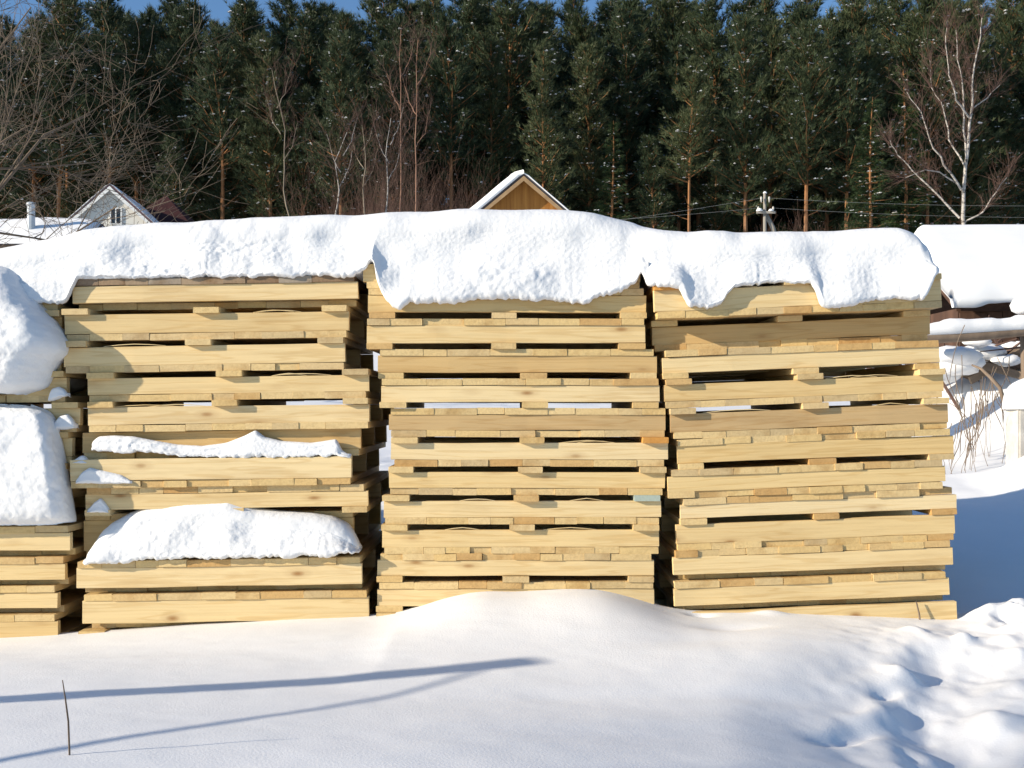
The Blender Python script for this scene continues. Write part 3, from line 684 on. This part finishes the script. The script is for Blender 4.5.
def bare_tree(name, label, base, limbs, bark, twig, rn, maxlev=3, spread=.6, up=.15, kids=(3, 5), trunk=None, group=None, min_twig=None):
    t = thing(name, label, 'tree', base, group=group)
    a, b = MB(), MB()
    if trunk: a.tube(trunk[0], trunk[1], 7)
    for (p, d, ln, r) in limbs: grow([a, a, b, b, b], Vector(p), Vector(d).normalized(), ln, r, 0, rn, maxlev, spread, up, kids)
    obj('trunk', a.build('trunk', bark, True), t); obj('twigs', b.build('twigs', twig), t)
    return t
rn = random.Random(21)
# big old fruit tree behind the left end of the stacks: trunk just outside the frame
bx, by = -10.3, 18.5; bz = gz(bx, by)
limbs = []
for k in range(11):
    a = rn.uniform(-1.5, 1.5); limbs.append(((0, 0, rn.uniform(1.6, 4.2)), (math.cos(a) , math.sin(a) * .8, rn.uniform(-.05, 1.3)), rn.uniform(2.6, 4.8), rn.uniform(.028, .05)))
bare_tree('bare_tree', 'spreading leafless grey-brown tree reaching over the snowy roof with the chimney', (bx, by, bz), limbs, M['grey_twig'], M['grey_twig'], rn, 3, .80, .14, (4, 6),
          ([(0, 0, -.1), (.05, 0, 1.4), (-.05, .05, 2.8), (.1, 0, 4.4)], [.16, .13, .10, .06]))
# white birch at the right: drawn limbs
def px_poly(pts, Y, org): return [P(x, y, Y + dy) - Vector(org) for (x, y, dy) in pts]
def drawn_tree(name, label, Y, foot, polys, bark, twig, rn, tw=(5, 8), tl=1.6, maxlev=1, group=None, tr=.012):
    bx = (foot - CX) / FPX * Y; org = Vector((bx, Y, gz(bx, Y)))
    t = thing(name, label, 'tree', org, group=group)
    a, b = MB(), MB()
    for (pts, r0, r1) in polys:
        pp = px_poly(pts, Y, org)
        if pts is polys[0][0]: pp = [Vector((pp[0].x, 0, -.1))] + pp
        # subdivide with small wobble
        q = []
        for i in range(len(pp) - 1):
            for f in (0, .33, .66): q.append(pp[i].lerp(pp[i+1], f) + Vector((rn.gauss(0, .03), rn.gauss(0, .03), 0)))
        q.append(pp[-1]); n = len(q)
        a.tube(q, [r0 + (r1 - r0) * i / (n - 1) for i in range(n)], 6, False)
        s0 = 2 if pts is not polys[0][0] else int(n * .45)
        for i in range(s0, n):
            for k in range(rn.randint(*tw)):
                base = (q[i] - q[i-1]).normalized()
                nd = (base * .8 + Vector((rn.gauss(0, .5), rn.gauss(0, .5), rn.gauss(.25, .4)))).normalized()
                grow([b], q[i], nd, tl * rn.uniform(.5, 1.2), tr, 1, rn, 1 + maxlev, .5, .15, (2, 4))
    obj('trunk', a.build('trunk', bark, True), t); obj('twigs', b.build('twigs', twig), t)
    return t
drawn_tree('birch_tree', 'leaning-limbed white birch standing before the pines above the shed roof', 58, 963,
    [([(964, 240, 0), (963, 205, 0), (965, 165, 0), (969, 135, 0), (972, 105, 0), (973, 75, 0), (979, 45, 0), (982, 18, 0)], .12, .022),
     ([(966, 160, 0), (964, 130, .4), (964, 95, .8), (958, 60, 1), (956, 30, 1)], .065, .014),
     ([(969, 118, 0), (957, 100, -.5), (949, 75, -1), (946, 45, -1), (947, 20, -1)], .06, .014),
     ([(964, 165, 0), (950, 140, .5), (944, 110, 1), (932, 88, 1), (930, 60, 1)], .052, .011),
     ([(962, 190, 0), (944, 165, -.6), (930, 140, -1), (921, 112, -1), (907, 92, -1)], .065, .011),
     ([(960, 218, 0), (938, 195, .7), (912, 170, 1), (898, 155, 1), (890, 140, 1)], .065, .011),
     ([(964, 222, 0), (984, 212, -.5), (996, 192, -1), (1010, 170, -1)], .05, .01),
     ([(971, 110, 0), (986, 98, .5), (1000, 85, 1)], .045, .012),
     ([(958, 185, 0), (940, 172, -.5), (925, 170, -1), (905, 178, -1)], .045, .012)], M['birch_bark'], M['twig'], rn, (4, 7), 1.5, 1)
for k, (foot, top, Y, lab, nm, bark, lean) in enumerate([
    (331, (347, 132), 60, 'slim pale birch leaning among reddish saplings behind the snow caps', 'birch_tree', 'birch_bark', 4),
    (384, (391, 118), 61, 'slim pale birch stem close to the two straight reddish trunks', 'birch_tree', 'birch_bark', 2),
    (400, (401, 30), 62, 'taller of two straight thin reddish bare trees behind the snow caps', 'bare_tree', 'red_bark', 0),
    (415, (418, 40), 60, 'shorter of two straight thin reddish bare trees behind the snow caps', 'bare_tree', 'red_bark', 1),
    (366, (362, 125), 63, 'thin grey-green sapling left bare between pale birches', 'bare_tree', 'aspen_bark', -2),
    (293, (272, 70), 62, 'grey-barked bare tree with forked crooked stem before the pines', 'bare_tree', 'aspen_bark', -4)]):
    x1, y1 = top
    poly = [(foot, 235, 0), (foot + (x1 - foot) * .25 + lean, 190, 0), (foot + (x1 - foot) * .55 - lean, (190 + y1) / 2, 0), (x1, y1, 0)]
    polys = [(poly, .062, .014)]
    for j in range(3):
        f = .45 + .16 * j; xx = foot + (x1 - foot) * f; yy = 235 + (y1 - 235) * f; s = (-1) ** j
        polys.append(([(xx, yy, 0), (xx + s * 8, yy - 14, .3), (xx + s * 14, yy - 38, .6)], .028, .008))
    drawn_tree(nm, lab, Y, foot, polys, M[bark], M['twig'], rn, (2, 4), 1.5, 1, tr=.011)
# undergrowth in front of the forest
for k in range(78):
    px = -30 + 1080 * ((k * .618034) % 1) if k > 30 else rn.uniform(315, 470); Y = rn.uniform(62, 78); x = (px - CX) / FPX * Y
    lb = []
    for j in range(8): lb.append(((rn.gauss(0, .35), rn.gauss(0, .35), -.05), (rn.gauss(0, .25), rn.gauss(0, .25), 1), rn.uniform(3.5, 7.0) if k < 31 else rn.uniform(2.0, 3.6), .026))
    bare_tree('bare_shrub', 'leafless reddish-brown thicket bush at the foot of the pine forest', (x, Y, gz(x, Y)), lb, M['twig'], M['twig'], rn, 2, .42, .35, (4, 6), group='bushes at the forest edge')

# ------------------------------------------------------------------ houses beyond the stacks
def prism_roof(W, Ln, hw, hp, ov, th):
    """two roof slabs over a gable house: ridge along local y, front gable at y = 0"""
    out = []
    for s in (-1, 1):
        m = MB(); k = (hp - hw) / (W / 2); xe = s * (W / 2 + ov); ze = hw - k * ov
        nrm = Vector((s * (hp - hw), 0, W / 2)).normalized() * th
        a = [(0, -ov, hp), (xe, -ov, ze), (xe, Ln + ov, ze), (0, Ln + ov, hp)]
        up = [(p[0] + nrm.x, p[1], p[2] + nrm.z) for p in a]
        up[0] = (0, -ov, hp + th * 1.25); up[3] = (0, Ln + ov, hp + th * 1.25)
        m.add(a + up, [(0, 1, 2, 3), (7, 6, 5, 4), (0, 4, 5, 1), (1, 5, 6, 2), (2, 6, 7, 3), (3, 7, 4, 0)])
        out.append(m)
    return out
def snow_roof_slab(W, Ln, hw, hp, ov, s, th, seed, n=26, inset=0.03):
    """uneven snow blanket on one slope"""
    k = (hp - hw) / (W / 2); nu, nv = n, n
    v, f = [], []
    nrm = Vector((s * (hp - hw), 0, W / 2)).normalized()
    for lay in (0, 1):
        for i in range(nu + 1):
            for j in range(nv + 1):
                u = i / nu; q = j / nv
                x = s * (W / 2 + ov + 0.05) * u; y = -ov - .04 + (Ln + 2 * ov + .08) * q; z = hp - k * abs(x)
                e = min(1, min(1 - u, q, 1 - q) * 14 + .35)
                h = (0.085 + (th * e * (1 + .25 * float(vnoise(x * 1.3 + seed, y * 1.3, 0, seed))) if lay else 0))
                p = Vector((x, y, z)) + nrm * h
                if i == 0: p.x = 0
                v.append(p)
    o = (nu + 1) * (nv + 1)
    for i in range(nu):
        for j in range(nv):
            a = i * (nv + 1) + j
            f.append((a, a + 1, a + nv + 2, a + nv + 1)); f.append((o + a, o + a + nv + 1, o + a + nv + 2, o + a + 1))
    for i in range(nu):
        for j in (0, nv):
            a = i * (nv + 1) + j; f.append((a, a + nv + 1, o + a + nv + 1, o + a))
    for j in range(nv):
        for i in (0, nu):
            a = i * (nv + 1) + j; f.append((a, a + 1, o + a + 1, o + a))
    return mesh('snow', v, f, M['far_snow'], True)
def gable_house(name, label, px, ypk, Y, W, Ln, rise, rotz, wallm, roofm, ov, snow, fasc=None, body=3.2):
    pk = P(px, ypk, Y); g = gz(pk.x, Y)
    hp = pk.z - g; hw = hp - rise
    t = thing(name, label, 'house', (pk.x, Y, g), (0, 0, rotz))
    w_ = MB()
    w_.add([(-W/2, 0, -.3), (W/2, 0, -.3), (W/2, 0, hw), (0, 0, hp), (-W/2, 0, hw), (-W/2, Ln, -.3), (W/2, Ln, -.3), (W/2, Ln, hw), (0, Ln, hp), (-W/2, Ln, hw)],
           [(0, 1, 2, 3, 4), (9, 8, 7, 6, 5), (0, 4, 9, 5), (1, 6, 7, 2)])
    obj('wall', w_.build('wall', wallm), t)
    for m in prism_roof(W, Ln, hw + .02, hp + .03, ov, .07): obj('roof', m.build('roof', roofm), t)
    for i, s in enumerate((-1, 1)):
        if snow[i] > 0: obj('roof_snow', snow_roof_slab(W, Ln, hw + .02, hp + .03, ov, s, snow[i], 3 + i + int(px)), t)
    if fasc:
        k = rise / (W / 2)
        for s in (-1, 1):
            m = MB(); xe = s * (W/2 + ov)
            a = [(0, hp + .0), (xe, hp - k * abs(xe)), (xe, hp - k * abs(xe) - .16), (0, hp - .20)]
            m.add([(x, -ov - .03, z) for x, z in a] + [(x, -ov + .01, z) for x, z in a], [(0, 1, 2, 3), (7, 6, 5, 4), (0, 4, 5, 1), (1, 5, 6, 2), (2, 6, 7, 3), (3, 7, 4, 0)])
            obj('fascia', m.build('fascia', fasc), t)
    return t, hp, hw
h1, hp, hw = gable_house('house', 'small cream gabled house with attic window behind the snow cap', 111, 187, 50, 4.3, 6.0, 1.95, R(5), M['plaster'], M['roof_violet'], .22, (.07, .05), M['white_paint'])
zc = hp - 1.35
fr = MB()
for (x0, x1, z0, z1) in [(-.05, .50, zc + .34, zc + .40), (-.05, .50, zc - .40, zc - .34), (-.05, .01, zc - .34, zc + .34), (.44, .50, zc - .34, zc + .34), (.20, .25, zc - .34, zc + .34)]: fr.box(x0, x1, -.05, .02, z0, z1)
wf = obj('window', fr.build('window', M['white_paint']), h1)
for (x0, x1) in ((.012, .198), (.252, .438)):
    g_ = MB(); g_.box(x0, x1, -.02, -.008, zc - .338, zc + .338); obj('pane', g_.build('pane', M['glass']), wf)
h2, hp, hw = gable_house('cabin', 'orange plank cabin gable with thick snow on its roof', 523, 178, 45, 5.2, 6.5, 2.2, R(4), M['orange_plank'], M['roof_dark'], .40, (.34, .12), M['fascia'])
# maroon hipped roof between the cream house and the pines
pk = P(166, 195, 56); g = gz(pk.x, 56); t = thing('house', 'house with steep maroon pyramid roof half hidden behind the cream house', 'house', (pk.x, 56, g))
m = MB(); hh = pk.z - g; e = hh - 2.3
m.add([(-2.3, -2.3, e), (2.3, -2.3, e), (2.3, 2.3, e), (-2.3, 2.3, e), (0, 0, hh)], [(0, 1, 4), (1, 2, 4), (2, 3, 4), (3, 0, 4), (3, 2, 1, 0)]); obj('roof', m.build('roof', M['roof_red']), t)
m = MB(); m.box(-2, 2, -2, 2, -.3, e - .01); obj('wall', m.build('wall', M['dark_plank']), t)
# low snow-roofed barn at the left with a pipe
a = P(-60, 214, 44); g = gz(a.x, 44); t = thing('barn', 'low barn with a wide snow-covered roof and a metal chimney pipe', 'barn', (P(20, 0, 44).x, 44, g))
hw_ = P(0, 243, 44).z - g; hp_ = P(0, 214, 44).z - g
W_ = 5.2
m = MB(); m.box(-W_/2, W_/2 - .25, 0.15, 4, -.3, hw_ - .05); obj('wall', m.build('wall', M['grey_plank']), t)
m = MB(); m.add([(-W_/2 - .2, -.1, hw_ - .1), (W_/2, -.1, hw_ - .1), (W_/2, 2.1, hp_ - .12), (-W_/2 - .2, 2.1, hp_ - .12), (-W_/2 - .2, 4.2, hw_ - .1), (W_/2, 4.2, hw_ - .1),
                 (-W_/2 - .2, -.1, hw_ - .02), (W_/2, -.1, hw_ - .02), (W_/2, 2.1, hp_ - .04), (-W_/2 - .2, 2.1, hp_ - .04), (-W_/2 - .2, 4.2, hw_ - .02), (W_/2, 4.2, hw_ - .02)],
                [(0, 3, 2, 1), (3, 4, 5, 2), (6, 7, 8, 9), (9, 8, 11, 10), (0, 1, 7, 6), (1, 2, 8, 7), (2, 5, 11, 8), (0, 6, 9, 3), (3, 9, 10, 4), (4, 10, 11, 5)])
rf = obj('roof', m.build('roof', M['roof_dark']), t)
v, f = [], []; nu, nv = 40, 24
for i in range(nu + 1):
    for j in range(nv + 1):
        x = -W_/2 - .25 + (W_ + .3) * i / nu; y = -.15 + 4.4 * j / nv
        z = hp_ - .02 - abs(y - 2.1) / 2.2 * (hp_ - hw_) ; e = min(1, min(i, nu - i, j, nv - j) / 2.5)
        z += .26 * e * (1 + .3 * float(vnoise(x * .8, y * .8, 0, 9))) - .15 * ss(W_/2 - 1.2, W_/2 + .3, x)
        v.append((x, y, float(z)))
for i in range(nu):
    for j in range(nv):
        a_ = i * (nv + 1) + j; f.append((a_, a_ + nv + 1, a_ + nv + 2, a_ + 1))
obj('snow', mesh('snow', v, f, M['far_snow'], True), rf)
cp = P(29, 214, 44.6); m = MB(); lx = cp.x - t.location.x
m.tube([(lx, .8, hw_), (lx, .8, hp_ + .55)], [.16, .16], 10); m.tube([(lx, .8, hp_ + .5), (lx, .8, hp_ + .62)], [.21, .18], 10); obj('chimney', m.build('chimney', M['metal'], False), t)

# ------------------------------------------------------------------ utility pole with wires
Yp = 38; pb = P(765, 193, Yp); g = gz(pb.x, Yp); hpole = pb.z - g
t = thing('utility_pole', 'bleached utility pole with snowy crossarm and insulators beyond the tilted stack', 'pole', (pb.x, Yp, g))
m = MB(); m.tube([(0, 0, -.2), (.0, 0, hpole * .5), (-.01, 0, hpole)], [.10, .07, .05], 10); obj('pole', m.build('pole', M['pole_wood'], True), t)
m = MB(); m.box(-.32, .34, -.14, -.09, hpole - .74, hpole - .66); obj('crossarm', m.build('crossarm', M['pole_wood']), t)
ins = [(-.16, hpole - .20), (.12, hpole - .20), (-.26, hpole - .55), (.26, hpole - .55)]
for (x, z) in ins:
    m = MB(); m.tube([(x, -.12, z - .15), (x, -.12, z - .05), (x, -.12, z), (x, -.12, z + .05)], [.018, .03, .04, .022], 8); obj('insulator', m.build('insulator', M['concrete'], True), t)
m = MB(); m.tube([(.05, .1, hpole - .72), (.30, .1, hpole - 1.2), (.5, .1, hpole - 1.9)], [.07, .08, .08], 8); obj('brace', m.build('brace', M['pole_wood'], True), t)
sb = MB()
for (x, y, z, r) in [(-.22, -.12, hpole - .66, .13), (.18, -.12, hpole - .66, .10), (0, 0, hpole - .01, .08)]:
    rings = [(0, r * .9), (r * .4, r * .8), (r * .7, r * .5), (r * .85, .01)]
    sb.tube([(x, y, z + a_) for a_, _ in rings], [b_ for _, b_ in rings], 8)
obj('snow', sb.build('snow', M['far_snow'], True), t)
for k, (x, z, tx, tz) in enumerate([(-.26, hpole - .55, -16, -.4), (-.16, hpole - .2, -16.2, -1.6), (.12, hpole - .2, 16, .2), (.26, hpole - .55, 16.3, .1)]):
    m = MB(); pts = []
    for i in range(17):
        q = i / 16; pts.append((tx * q, -.0, (tz - .3) * q - 0.9 * 4 * q * (1 - q) * .25))
    m.tube(pts, [.0035] * 17, 4, False)
    o = obj('power_line', m.build('power_line', M['wire']), None, (pb.x + x, Yp - .12, g + z))
    tag(o, 'thin power line running from the utility pole across the forest edge', 'wire', 'power lines at the pole')

# ------------------------------------------------------------------ shed, fence and brush at the right
Ys = 11.6
e0 = P(925, 307, Ys); RN = 0.95; r0 = P(925, 231, Ys + RN)
x0, x1 = P(972, 0, Ys - .2).x, e0.x + 4.6
g = gz(x0 + 1, Ys); t = thing('shed', 'old plank shed with thick smooth snow on its low roof beside the tilted stack', 'shed', (x0, Ys, g))
he = e0.z - g; hr = r0.z - g; Wd = x1 - x0
nb = int(Wd / .16)
for i in range(nb):
    m = MB() if i == 0 else m
    if i == 0: m.box(.0, .152, 0, .025, -.1, he - .02); pm = m.build('plank', M['dark_plank'])
    obj('plank', pm, t, (i * .16, .12 + rn.uniform(0, .012), 0), (0, R(rn.uniform(-.6, .6)), 0), (rn.uniform(.9, 1.02), 1, rn.uniform(.97, 1)))
m = MB(); m.box(0, Wd, .16, .2, -.1, he - .03); m.box(0, .05, .2, 1.7, -.1, he); m.box(Wd - .05, Wd, .2, 1.7, -.1, he); m.box(0, Wd, 1.7, 1.75, -.1, he); obj('inner_wall', m.build('inner_wall', M['dark_plank']), t)
m = MB(); m.add([(-.2, -.15, he), (Wd + .2, -.15, he), (Wd + .2, RN, hr - .3), (-.2, RN, hr - .3), (-.2, 2 * RN + .15, he), (Wd + .2, 2 * RN + .15, he)] + [(-.2, -.15, he + .05), (Wd + .2, -.15, he + .05), (Wd + .2, RN, hr - .25), (-.2, RN, hr - .25), (-.2, 2 * RN + .15, he + .05), (Wd + .2, 2 * RN + .15, he + .05)],
       [(0, 3, 2, 1), (3, 4, 5, 2), (6, 7, 8, 9), (9, 8, 11, 10), (0, 1, 7, 6), (1, 2, 8, 7), (2, 5, 11, 8), (0, 6, 9, 3), (3, 9, 10, 4), (4, 10, 11, 5)])
rf = obj('roof', m.build('roof', M['dark_plank']), t)
v, f = [], []; nu, nv = 110, 50
for lay in (0, 1):
    for i in range(nu + 1):
        for j in range(nv + 1):
            x = -.22 + (Wd + .44) * i / nu; q = j / nv; y = -.22 + (2 * RN + .47) * q
            zr = he + .056 + (hr - .3 - he) * max(0.0, 1 - abs(y - RN) / (RN + .15))
            e = math.sqrt(max(0, 1 - (1 - min(1, min(i / 4, (nu - i) / 4, j / 8, (nv - j) / 8))) ** 2))
            hgt = (.02 + .30 * e + .03 * float(vnoise(x * 1.1, y * 1.3, 0, 77))) if lay else (0.0 if y > -.14 else -.05 + .035 * float(vnoise(x * 5, 0, 0, 78)))
            yy = y - (0.06 * (1 - q) ** 8 + 0.03 * float(vnoise(x * 2.6, 1, 0, 79)) * (1 - q) ** 6)
            v.append((x, yy, zr + hgt))
o_ = (nu + 1) * (nv + 1)
for i in range(nu):
    for j in range(nv):
        a_ = i * (nv + 1) + j; f.append((a_, a_ + 1, a_ + nv + 2, a_ + nv + 1)); f.append((o_ + a_, o_ + a_ + nv + 1, o_ + a_ + nv + 2, o_ + a_ + 1))
for i in range(nu):
    for j in (0, nv):
        a_ = i * (nv + 1) + j; f.append((a_, a_ + nv + 1, o_ + a_ + nv + 1, o_ + a_))
for j in range(nv):
    for i in (0, nu):
        a_ = i * (nv + 1) + j; f.append((a_, a_ + 1, o_ + a_ + 1, o_ + a_))
obj('snow', mesh('snow', v, f, M['ground_snow'], True), rf)
# fence: two posts and a snow-laden pole rail
Yf_ = 9.3
ra = P(925, 338, Yf_); rb = P(1030, 330, Yf_); g = gz(rb.x, Yf_)
t = thing('fence', 'rough pole fence with one snow-laden rail and a snow-capped post', 'fence', (ra.x, Yf_, gz(ra.x, Yf_)))
org = t.location.copy()
def loc(p): return Vector(p) - org
ra2, rb2 = P(880, 341, Yf_), P(1180, 322, Yf_)
m = MB(); m.tube([loc(ra2), loc(ra), loc((ra + rb) / 2) + Vector((0, 0, -.01)), loc(rb), loc(rb2)], [.055, .052, .05, .048, .045], 8); obj('rail', m.build('rail', M['grey_plank'], True), t)
sm = MB(); k = 60; pts = []; rr = []
for i in range(k):
    q = i / (k - 1); p = loc(ra2).lerp(loc(rb2), q); nz = float(vnoise(np.array([q * 30]), np.array([0.]), 0, 4)[0])
    pts.append(p + Vector((0, 0, .068 + .012 * nz))); rr.append(.066 + .013 * nz if 0 < i < k - 1 else .01)
sm.tube(pts, rr, 10); sn_ = obj('snow', sm.build('snow', M['snow'], True), t)
for px_, top, wd in ((1024, 312, .045), (884, 322, .06), (1170, 305, .06)):
    b = P(px_, top, Yf_ + .1); gb = gz(b.x, b.y); m = MB(); m.tube([loc((b.x, b.y, gb - .1)), loc((b.x + .02, b.y, (gb + b.z) / 2)), loc(b)], [wd * 1.1, wd, wd * .9], 8)
    po = obj('post', m.build('post', M['grey_plank'], True), t)
    s2 = MB(); rings = [(-.02, .05), (.01, .10), (.06, .115), (.11, .09), (.15, .03)]
    s2.tube([loc(b) + Vector((0, 0, a_)) for a_, _ in rings], [b_ for _, b_ in rings], 10); obj('snow', s2.build('snow', M['snow'], True), po)
# square concrete curb with a rounded snow hat
b = P(1016, 424, 7.9); zt = P(1016, 406, 7.9).z; g = gz(b.x, 7.9)
t = thing('concrete_block', 'pale concrete block wearing a rounded hat of snow near the fence', 'block', (b.x + .26, 7.9, min(g, b.z - .12)))
m = MB(); hb = zt - t.location.z; m.box(-.24, .40, 0, .22, -.05, hb)
bm = bmesh.new(); me_ = m.build('block', M['concrete']); bm.from_mesh(me_); bmesh.ops.bevel(bm, geom=bm.edges[:], offset=.012, segments=2, affect='EDGES'); bm.to_mesh(me_); bm.free()
obj('block', me_, t)
v, f = [], []; nu, nv = 40, 22
for j in range(nv + 1):
    a1 = j / nv * math.pi / 2
    for i in range(nu):
        a2 = 2 * math.pi * i / nu; cx_, sy_ = math.cos(a2), math.sin(a2); rr_ = 1 / (abs(cx_) ** 3.2 + abs(sy_) ** 3.2) ** (1 / 3.2)
        x = .08 + .36 * rr_ * cx_ * math.cos(a1) ** .55; y = .11 + .20 * rr_ * sy_ * math.cos(a1) ** .55; z = hb - .015 + .25 * math.sin(a1)
        v.append((x, y, z + .015 * float(vnoise(x * 7, y * 7, z * 5, 3))))
for j in range(nv):
    for i in range(nu): f.append((j*nu+i, j*nu+(i+1) % nu, (j+1)*nu+(i+1) % nu, (j+1)*nu+i))
f.append(tuple(reversed(range(nu))))
obj('snow', mesh('snow', v, f, M['ground_snow'], True), t)
# brush heap of branches and split wood by the shed
t = thing('brush_pile', 'tangled heap of brown branches and old boards dusted with snow by the shed', 'brush pile', (P(985, 0, 10.3).x, 10.3, gz(P(985, 0, 10.3).x, 10.3)))
m = MB()
for k in range(80):
    x = rn.uniform(-.95, 1.6); y = rn.uniform(-.3, .8); z = rn.uniform(0, .32) * (1 - .2 * abs(x)); d = Vector((rn.gauss(0, 1), rn.gauss(0, .6), rn.gauss(0, .45))).normalized() * rn.uniform(.2, .55)
    p = Vector((x, y, z)); m.tube([p - d, p + Vector((rn.gauss(0, .03), 0, rn.gauss(0, .03))), p + d], [.016, .014, .006], 4, False)
obj('branches', m.build('branches', M['twig']), t)
for k in range(14):
    m = MB(); m.box(-.035, .035, -.012, .012, -.45, .45)
    obj('board', m.build('board', M['grey_plank']), t, (rn.uniform(-.8, 1.4), rn.uniform(-.3, .3), rn.uniform(.05, .22)), (rn.uniform(-.3, .3), rn.choice((-1, 1)) * rn.uniform(1.1, 1.5), rn.uniform(-.6, .6)))
for k in range(30):
    x, y, z, r = rn.uniform(-.9, 1.5), rn.uniform(-.5, .1), rn.uniform(.0, .34), rn.uniform(.08, .19)
    v, f = [], []; nu, nv = 14, 8
    for j in range(nv + 1):
        for i in range(nu):
            a1 = -math.pi/2 + math.pi * j / nv; a2 = 2 * math.pi * i / nu; q = 1 + .3 * float(vnoise(math.cos(a2) * 1.7 + k, math.sin(a2) * 1.7, a1, k))
            v.append((math.cos(a1) * math.cos(a2) * r * 1.4 * q, math.cos(a1) * math.sin(a2) * r * q, math.sin(a1) * r * .55 * q))
    for j in range(nv):
        for i in range(nu): f.append((j*nu+i, j*nu+(i+1) % nu, (j+1)*nu+(i+1) % nu, (j+1)*nu+i))
    obj('snow_lump', mesh('snow_lump', v, f, M['snow'], True), t, (x, y, z))
# dry shrubs in the snow by the stack
for k, (px_, Y, n, hgt, lab) in enumerate([(953, 8.3, 6, .6, 'thin dry shrub of upright bare stems next to the tilted stack'), (975, 8.7, 5, .7, 'thin dry shrub of upright bare stems below the fence rail'), (990, 9.0, 8, .6, 'short sparse dry shrub by the concrete block')]):
    x = (px_ - CX) / FPX * Y; lb = []
    for j in range(n): lb.append(((rn.gauss(0, .12), rn.gauss(0, .12), -.03), (rn.gauss(0, .12), rn.gauss(0, .12), 1), hgt * rn.uniform(.6, 1.15), .0022))
    bare_tree('dry_shrub', lab, (x, Y, gz(x, Y)), lb, M['dry_stem'], M['dry_stem'], rn, 1, .3, .5, (2, 4))
# curved dead branch
a, b = P(972, 365, 8.6), P(1000, 388, 8.4)
m = MB(); o3 = Vector((b.x, b.y, gz(b.x, b.y))); m.tube([a - o3, a.lerp(b, .35) + Vector((0, 0, .03)) - o3, a.lerp(b, .7) + Vector((0, 0, .02)) - o3, b - o3, P(1006, 410, 8.4) - o3], [.008, .013, .015, .016, .017], 6)
tag(obj('branch', m.build('branch', M['grey_plank'], True), None, o3), 'curved dead branch sticking out of the snow between shrubs', 'branch')
# dry weed stalk in the foreground snow
a = ground_hit(70, 755); z0 = gz(a.x, a.y); m = MB(); h = 75 / FPX * a.y
m.tube([(0, 0, -.03), (-.004, 0, h * .45), (-.012, .002, h * .75), (-.018, 0, h)], [.0026, .0024, .002, .0012], 5); tag(obj('weed_stalk', m.build('weed_stalk', M['dry_stem']), None, (a.x, a.y, z0)), 'single thin dark weed stalk sticking out of the smooth snow', 'plant')
# leaning sliver on the tilted stack
a = P(917, 602, Y0 - .03); b = P(921, 622, Y0 - .04)
m = MB(); m.tube([(0, 0, -.06), (-.006, .004, .03), (-.016, .012, (a - b).length)], [.004, .004, .003], 5); tag(obj('splinter', m.build('splinter', M['dry_stem']), None, b), 'short stick leaning against the bottom pallet of the tilted stack', 'stick')
# braced post left of the frame whose shadow crosses the snow
hd = Vector((math.sin(R(SUN_AZ)), math.cos(R(SUN_AZ)), 0)); te = math.tan(R(SUN_EL))
tip = ground_hit(530, 661); Lp = 4.6
base = tip - hd * Lp; gb = gz(base.x, base.y); H = tip.z + Lp * te - gb
t = thing('braced_post', 'thick timber post with a slanting brace standing in the snow', 'post', (base.x, base.y, gb))
m = MB(); m.tube([(0, 0, -.3), (0, 0, H * .5), (.0, 0, H)], [.055, .052, .045], 12); obj('post', m.build('post', M['pole_wood'], True), t)
Tj = Vector((0, 0, H - .05)); J = tip - hd * (.05 / te)
s1 = ground_hit(80, 757); F = J + (s1 - J) * 2.0; F.z = gz(F.x, F.y); Fl = F - Vector((base.x, base.y, gb))
m = MB(); m.tube([Tj, Tj.lerp(Fl, .5), Fl - Vector((0, 0, .1))], [.009, .010, .011], 8); obj('brace', m.build('brace', M['pole_wood'], True), t)
# leafless tree behind the camera's left shoulder: its far twig shadow dims the near snow
rn = random.Random(77)
tb = Vector((0.35, 2.05, 0)) - hd * 21.0; zb_ = gz(tb.x, tb.y)
lb = []
for k in range(15):
    a_ = rn.uniform(0, 6.28); zz = rn.uniform(4.2, 9.0); lb.append(((0, 0, zz), (math.cos(a_), math.sin(a_), rn.uniform(.2, 1.1)), rn.uniform(1.0, 1.9), .03))
bare_tree('bare_tree', 'tall leafless birch standing apart in the snow away from the stacks', (tb.x, tb.y, zb_), lb, M['birch_bark'], M['twig'], rn, 3, .6, .2, (5, 7), ([(0, 0, -.1), (.05, 0, 3), (0, .05, 6), (0, 0, 10)], [.13, .11, .08, .03]))
print('objects', len(bpy.data.objects))
